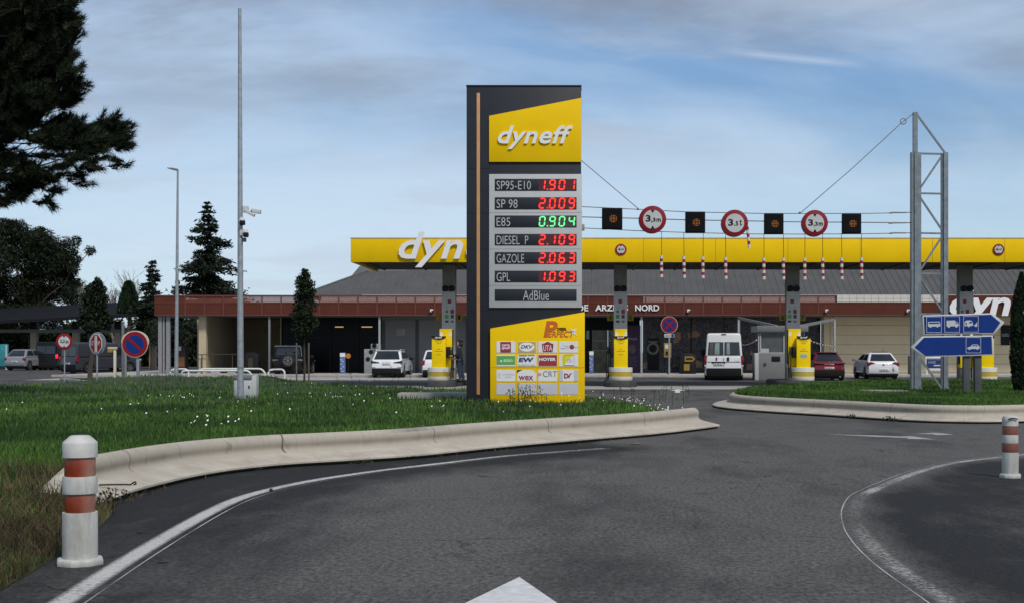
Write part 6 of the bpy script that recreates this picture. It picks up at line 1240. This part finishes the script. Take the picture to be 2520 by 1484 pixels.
# big pine in front, its trunk beyond the edge of the picture
DPn = 35.0; s_ = F / DPn
sil = [(-160, -60, 250, 130), (-60, 40, 200, 95), (60, 60, 150, 70), (120, 30, 95, 62), (165, 58, 52, 30), (-20, 150, 150, 75), (100, 150, 105, 55), (165, 170, 48, 30), (150, 205, 45, 22), (60, 215, 110, 45), (130, 235, 40, 22), (100, 262, 60, 24), (50, 290, 80, 28), (110, 300, 50, 22), (150, 318, 44, 20), (200, 345, 50, 22), (150, 365, 60, 24), (80, 275, 70, 26), (0, 300, 90, 45),
       (40, 330, 70, 34), (110, 335, 65, 32), (175, 325, 60, 30), (235, 310, 52, 28), (275, 292, 22, 18), (265, 340, 36, 26), (282, 318, 20, 16), (240, 375, 45, 24), (278, 395, 22, 12), (200, 385, 42, 26), (232, 425, 32, 14), (185, 440, 30, 20), (140, 400, 36, 26), (150, 452, 26, 15), (95, 395, 40, 25), (100, 440, 38, 22), (140, 480, 20, 14), (45, 400, 50, 30), (50, 450, 40, 24), (115, 490, 28, 16), (-10, 420, 60, 40), (5, 470, 46, 24), (20, 500, 24, 12), (-60, 350, 90, 70), (-60, 480, 60, 40), (70, 455, 50, 26), (20, 455, 50, 30), (85, 485, 30, 16), (180, 462, 30, 14), (215, 405, 40, 18), (120, 430, 50, 24), (40, 490, 40, 14), (-250, 100, 150, 120), (-280, 300, 140, 110), (-400, 200, 140, 140), (-250, 430, 100, 60), (-340, -60, 200, 120), (-420, 380, 110, 80)]
cl = []
for i, (vx, vy, rx, ry) in enumerate(sil): cl.append((xw(vx, DPn), DPn + random.uniform(-1.0, 1.0), zw(vy, DPn), rx / s_, max(.35, min(1.2, rx / s_ * .9)), ry / s_))
CLP = cl
dens_gap = in_clumps(cl, 2900, 1.0)
vx_p, vy_p = dens_gap[:, 0] * F / dens_gap[:, 1] + CX, CY - (dens_gap[:, 2] - EYE) * F / dens_gap[:, 1]
low = sstep(310, 380, vy_p); keep = (vnoise(dens_gap[:, 0], dens_gap[:, 1] * .6, dens_gap[:, 2], 3.4) + .30 * R.normal(size=len(low))) > (-.95 + .78 * low)
TW = dens_gap[keep]; core = np.array([xw(-150, DPn), DPn, zw(330, DPn)])
KT = 12; td = TW - core; td /= np.linalg.norm(td, axis=1)[:, None]; td = td + R.normal(size=td.shape) * np.array([.5, .7, .32]) + np.array([0, 0, .15]); td /= np.linalg.norm(td, axis=1)[:, None]
tl_ = (.30 + .36 * R.random(len(TW)))[:, None]; tt = np.tile(np.linspace(-.5, .5, KT), len(TW))[:, None]                # needle tufts strung along upturned twigs
tc_ = np.repeat(TW, KT, 0) + np.repeat(td * tl_, KT, 0) * tt + R.normal(size=(len(TW) * KT, 3)) * .035; tc_[:, 2] += .22 * np.repeat(tl_[:, 0], KT) * (tt[:, 0] + .5) ** 2
tdir = np.repeat(td, KT, 0) + np.array([0, 0, .25]); tdir /= np.linalg.norm(tdir, axis=1)[:, None]
NN = 26; n = len(tc_); base_ = np.repeat(tc_, NN, 0); dd = np.repeat(tdir, NN, 0) + R.normal(size=(n * NN, 3)) * .55; dd /= np.linalg.norm(dd, axis=1)[:, None]
base_ = base_ + np.repeat(tdir, NN, 0) * (R.random(n * NN)[:, None] * .16 - .06); ln = (.15 + .09 * R.random(n * NN))[:, None]; sd = np.cross(dd, rnd_dirs(n * NN)); sd /= np.linalg.norm(sd, axis=1)[:, None]
nv = np.stack([base_ - sd * .0085, base_ + sd * .0085, base_ + dd * ln], 1).reshape(-1, 3)
tk = MB(); tx = xw(-330, DPn); limbs(tk, (tx, DPn + .3, -.1), (tx + .3, DPn, 12), .38, .2, 6, .05)
for i in range(0, len(cl)):
    c = cl[i]; z0 = max(3.5, c[2] - .35 * abs(c[0] - tx) * .5 - random.uniform(0, .5)); z0 = min(11.5, z0)
    if i % 4 == 0: limbs(tk, (tx + .1, DPn, z0), (c[0] + c[3] * .5, c[1], c[2]), .05, .008, 6, .2)
for _ in range(160):
    p = tc_[R.integers(len(tc_))]; q = p - np.array([random.uniform(.4, 1.0), random.uniform(-.3, .3), random.uniform(-.05, .35)]); tk.tube([q, (p + q) / 2 + R.normal(size=3) * .04, p], [.022, .016, .008], 5)
BKD = mat('pine_bark', (.007, .0055, .0045), .95, .3, 12, bump=.4)
tree('pine_tree', 'large dark pine whose needled branches reach in over the street lamp side', (tx, DPn + .3, 0), tk, nv, np.arange(len(nv)).reshape(-1, 3), PINE, BKD, tone=np.repeat(R.random(n), NN * 3))

# pine behind it, over the car park
D = 127.0; s_ = F / D
sil = [(-20, 640, 95, 90), (60, 620, 75, 62), (45, 575, 50, 32), (110, 600, 50, 40), (20, 560, 50, 22), (95, 575, 20, 16), (120, 640, 62, 50), (160, 610, 28, 30), (150, 660, 45, 45), (187, 640, 22, 22), (205, 615, 16, 14), (175, 590, 14, 14), (195, 665, 14, 10), (100, 700, 90, 50), (30, 720, 100, 50), (160, 710, 38, 32), (185, 730, 25, 24), (60, 760, 90, 28), (-60, 720, 70, 60), (20, 790, 110, 40), (130, 780, 60, 36), (170, 760, 40, 30)]
cl = [(xw(a, D), D + random.uniform(-2, 2), zw(b, D), rx / s_, rx / s_ * .9, ry / s_) for a, b, rx, ry in sil]
p = in_clumps(cl, 70000, 1.3, -.85, 3, 1.2); v, f = leaf_quads(p, .46, .16); tk = MB(); limbs(tk, (xw(70, D), D, -.1), (xw(80, D), D, 6), .3, .15)
for c in cl[::2]: limbs(tk, (xw(78, D), D, 4 + random.random() * 2), c[:3], .10, .03)
tree('pine_tree', 'dense dark pine behind the car park shelter, lower than the near pine', (xw(70, D), D, 0), tk, v, f, PINE)

# evergreen oak near the stop sign
D = 64.0; s_ = F / D; sil = [(228, 715, 26, 24), (240, 700, 14, 18), (215, 735, 24, 22), (245, 740, 22, 26), (225, 770, 36, 30), (205, 790, 24, 20), (250, 790, 26, 26), (232, 805, 24, 16), (236, 688, 6, 9)]
cl = [(xw(a, D), D + random.uniform(-.4, .4), zw(b, D), rx / s_, rx / s_, ry / s_) for a, b, rx, ry in sil]; p = in_clumps(cl, 9000, 1.4, -.7, 5, 2.5); v, f = leaf_quads(p, .13, .55); tk = MB(); limbs(tk, (xw(222, D), D, -.05), (xw(226, D), D, 3), .13, .07)
for c in cl: limbs(tk, (xw(226, D), D, 2.2), c[:3], .05, .015)
tree('oak_tree', 'small dark evergreen tree over the stop sign', (xw(222, D), D, 0), tk, v, f, LEAFD)

# young tree with stakes on the grass
D = 61.0; s_ = F / D; sil = [(752, 680, 12, 18), (748, 700, 22, 20), (757, 715, 20, 20), (746, 730, 24, 20), (752, 750, 25, 22), (744, 775, 27, 22), (755, 795, 28, 20), (748, 812, 26, 16), (770, 790, 14, 14), (750, 668, 6, 8), (735, 685, 8, 8), (742, 828, 14, 10)]
cl = [(xw(a, D), D + random.uniform(-.2, .2), zw(b, D), 1.22 * rx / s_, 1.2 * rx / s_, 1.1 * ry / s_) for a, b, rx, ry in sil]; p = in_clumps(cl, 10000, 1.0, -.45, 8, 3.4); v, f = leaf_quads(p, .105, .6); tk = MB(); limbs(tk, (xw(749, D), D, .1), (xw(750, D), D, 4.6), .05, .02, 6, .02)
for c in cl: limbs(tk, (xw(750, D), D, c[2] - .4), c[:3], .02, .006)
yt = tree('young_tree', 'young evergreen tree with two stakes on the grass before the shop', (xw(749, D), D, .2), tk, v, f, LEAFD)
for a in (733, 763): MB().box(xw(a - 1.5, D), xw(a + 1.5, D), D - .3, D - .22, .0, zw(843, D)).build('stake', mat('stake_wood', (.11, .10, .09), .8, .2, 6), yt, world=True)

# conifers behind the building
def conifer(label, vx, vtop, D, rbase, zbase, n_lev, lm, nl, drop=.25, size=.22, name='conifer_tree'):
    x = xw(vx, D); top = zw(vtop, D); tk = MB(); limbs(tk, (x, D, -.1), (x, D, top - .2), .22, .03, 8, .01); P = []; Dr = []
    for k in range(n_lev):
        u = (k + .5) / n_lev; z = top - (top - zbase) * u; rad = rbase * (u ** .85) * (.55 + .75 * random.random()) + .12; nb = int(5 + 5 * u)
        for j in range(nb):
            a = random.random() * 6.283; L = rad * random.uniform(.4, 1.25); tip = np.array([x + L * math.cos(a), D + L * math.sin(a), z - drop * L + .12 * L * L / max(rbase, 1)]); b0 = np.array([x, D, z])
            tk.tube([b0, (b0 + tip) / 2 + [0, 0, .05 * L], tip], [.05, .03, .01], 4); m = max(6, int(nl * L / rbase))
            t = R.random(m) ** .7; q = b0 + (tip - b0) * t[:, None] + R.normal(size=(m, 3)) * np.array([.16, .16, .11]) * (.35 + .5 * L); P.append(q); d = (tip - b0) / np.linalg.norm(tip - b0) + R.normal(size=(m, 3)) * .6; Dr.append(d / np.linalg.norm(d, axis=1)[:, None])
    P, Dr = np.concatenate(P), np.concatenate(Dr); v, f = leaf_quads(P, size, .32, Dr); return tree(name, label, (x, D, 0), tk, v, f, lm)
conifer('tall ragged conifer rising behind the rust red fascia, left of the camera mast', 512, 494, 112, 3.3, 3.0, 30, CONI, 200, .16, .38)
conifer('smaller gaunt conifer beside the street lamp', 376, 640, 104, 1.6, 2.5, 18, CONI, 90, .15, .36)
conifer('low dark conifer between the gaunt conifer and the tall one', 438, 690, 116, 1.9, 2.0, 14, CONI, 100, .2, .4)
def spindle(label, vx, vtop, vbot, hw, D, prof, n, size, lm, z0=0.0, name='cypress_tree'):
    x, top, bot = xw(vx, D), zw(vtop, D), zw(vbot, D); h = R.random(n) ** .9; a = R.random(n) * 6.283; r_ = np.interp(h, [q[0] for q in prof], [q[1] for q in prof]) * hw * D / F * (.72 + .33 * R.random(n)) * (1 + .12 * vnoise(np.cos(a) * 2, np.sin(a) * 2, h * 9, 1.5))
    P = np.stack([x + r_ * np.cos(a), D + r_ * np.sin(a), bot + (top - bot) * h], 1); d = np.stack([.35 * np.cos(a), .35 * np.sin(a), np.ones(n)], 1) + R.normal(size=(n, 3)) * .3; d /= np.linalg.norm(d, axis=1)[:, None]
    v, f = leaf_quads(P, size, .35, d); tk = MB().cyl((x, D, z0 - .05), (x, D, top - .3), hw * D / F * .25, .02, 8); return tree(name, label, (x, D, z0), tk, v, f, lm)
spindle('slim dark cypress at the edge of the grass island, past the blue signs', 2514, 672, 966, 26, 37.5, [(0, .55), (.1, .85), (.3, 1), (.6, .95), (.85, .6), (1, .08)], 14000, .085, LEAFC, .25)
spindle('clipped cone shaped cypress in front of the bare tree', 317, 694, 770, 26, 108, [(0, 1), (.5, .78), (.85, .45), (.95, .3), (1, .12)], 5000, .30, LEAFC, 0)

# bare trees far behind
BARE = M['barkgrey']
def bare(label, vx, vtop, D, spread, seed):
    rg = random.Random(seed); x = xw(vx, D); top = zw(vtop, D); trunk = MB(); t = thing('bare_tree', label, 'tree', (x, D, 0), group='bare trees behind the car park')
    def grow(p, d, L, r_, lev, mb):
        q = p + d * L; mid = (p + q) / 2 + Vector((rg.uniform(-.06, .06), rg.uniform(-.06, .06), 0)) * L; mb.tube([p, mid, q], [r_, r_ * .85, r_ * .7], 4 if lev > 1 else 6)
        if lev >= 6: return
        for _ in range(3 if lev in (1, 2, 3) else 2):
            m2 = MB() if lev == 0 else mb; nd = (d + Vector((rg.uniform(-1, 1) * spread, rg.uniform(-1, 1) * spread, rg.uniform(-.1, .55)))).normalized(); grow(q, nd, L * rg.uniform(.62, .84), max(.012, r_ * .62), lev + 1, m2)
            if lev == 0: m2.build('branch', BARE, t, world=True)
    grow(Vector((x, D, 0)), Vector((0, 0, 1)), (top) * .27, .22, 0, trunk); trunk.build('trunk', BARE, t, world=True)
bare('leafless grey tree behind the clipped cypress', 335, 652, 126, .75, 4); bare('leafless grey tree between the stop sign tree and the clipped cypress', 280, 662, 130, .75, 9); bare('leafless grey tree half hidden behind the dark pine', 225, 668, 128, .7, 12)

# dark planting that closes the view behind the car park and the shop
def belt(label, v0, v1, vy, D, n, size, key, cells):
    x0, x1 = xw(v0, D), xw(v1, D); cl = []
    for k in range(cells): a = x0 + (x1 - x0) * (k + .5) / cells; h = zw(vy, D) * random.uniform(.75, 1.08); cl.append((a, D + random.uniform(-1, 1), h * .45, (x1 - x0) / cells * .8, 1.8, h * .58))
    p = in_clumps(cl, n, 1.3, -.85, key, .8); v, f = leaf_quads(p, size, .5); t = thing('hedge', label, 'hedge', ((x0 + x1) / 2, D, 0)); np_mesh('foliage', v, f, HEDGE, np.repeat(R.random(len(p)), 4), parent=t)
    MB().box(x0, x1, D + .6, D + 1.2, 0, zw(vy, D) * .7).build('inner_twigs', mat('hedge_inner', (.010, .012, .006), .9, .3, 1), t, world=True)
belt('dark green hedge closing the far side of the car park', -60, 500, 775, 136, 34000, .45, 2, 14)
for i, (vx, h, D) in enumerate(((395, 806, 98), (372, 800, 101), (455, 815, 97))):
    x = xw(vx, D); tk = MB(); limbs(tk, (x, D, 0), (x + .1, D, zw(h, D)), .05, .02, 4, .05); cl = [(x + random.uniform(-.3, .3), D, zw(h, D) - random.uniform(0, 1.6), .55, .5, .6) for _ in range(5)]; p = in_clumps(cl, 900, 1.0, -.3, i, 2); v, f = leaf_quads(p, .14, .5)
    tree('sapling', ('thin sapling behind the grey porch posts, taller of the three', 'thin sapling beside the grey van front', 'thin sapling beside the vending machine')[i], (x, D, 0), tk, v, f, LEAFD)

# weeds: tall stalks in front of the totem, kerb weeds, daisies' stems
WEED = leafmat('weed', (.010, .020, .006), (.04, .06, .02), 2, .7)
wd = MB(); P = []
def weed(x, y, z, h, n, mb):
    tp = (x + random.uniform(-.06, .06), y, z + h); mb.tube([(x, y, z), ((x + tp[0]) / 2 + .01, y, z + h * .55), tp], [.006, .005, .003], 4)
    for k in range(n): u = .25 + .75 * random.random(); P.append((x + (tp[0] - x) * u + random.gauss(0, .03 + .05 * (1 - u)), y + random.gauss(0, .03), z + h * u))
for _ in range(18):
    x, y = xw(random.gauss(1290, 30), 31.2), 31.2 + random.uniform(-.4, .3); weed(x, y, .28, random.uniform(.22, .48), 15, wd)
for _ in range(16): x, y = gnd(random.uniform(1440, 1700), random.uniform(975, 1000), .3); weed(x, y, .28, random.uniform(.25, .5), 10, wd)
for _ in range(8): x, y = gnd(random.uniform(820, 1050), random.uniform(945, 960), .3); weed(x, min(y, 46), .28, random.uniform(.4, .8), 14, wd)
for vx, vy, h in ((2042, 1022, .3), (2095, 1030, .09), (2190, 1037, .10), (2205, 1038, .08)):
    for _ in range(5): x, y = gnd(vx + random.uniform(-5, 5), vy); weed(x, y, .02, h * random.uniform(.6, 1), 9, wd)
for vx, vy, h in ((255, 1252, .14), (275, 1245, .18), (300, 1238, .12), (880, 1146, .06), (900, 1143, .05), (1000, 1130, .05)):
    for _ in range(3): x, y = gnd(vx + random.uniform(-5, 5), vy); weed(x, y, .02, h * random.uniform(.6, 1), 6, wd)
v, f = leaf_quads(np.array(P), .05, .45); o = np_mesh('weed_leaves', v, f, WEED, np.repeat(R.random(len(P)), 4)); tag(o, 'leafy weeds growing up before the totem foot and along the kerbs', 'weeds', kind='stuff')
tag(wd.build('weed_stalks', mat('stalk', (.02, .028, .012), .8, .2)), 'thin weed stalks standing in the grass', 'weeds', kind='stuff')

# ------------------------------------------------------------------ small things lying on the road
for nm, lab, vx, vy, w, h, m_ in (('litter_scrap', 'small red scrap of litter on the asphalt near the kerb end', 1566, 1092, .10, .012, M['lightred']), ('pebble', 'small dark stone lying on the white edge line', 667, 1209, .022, .03, M['iron']), ('dead_leaf', 'dark dead leaf on the asphalt below the edge line', 400, 1384, .045, .006, M['iron']), ('dead_leaf', 'dark dead leaf on the verge side of the edge line', 345, 1310, .035, .006, M['iron'])):
    x, y = gnd(vx, vy); tag(MB().ball((0, 0, h * .5), w, w * .7, h * .6, 10).build(nm, m_, loc=(x, y, .004)), lab, nm.split('_')[-1])
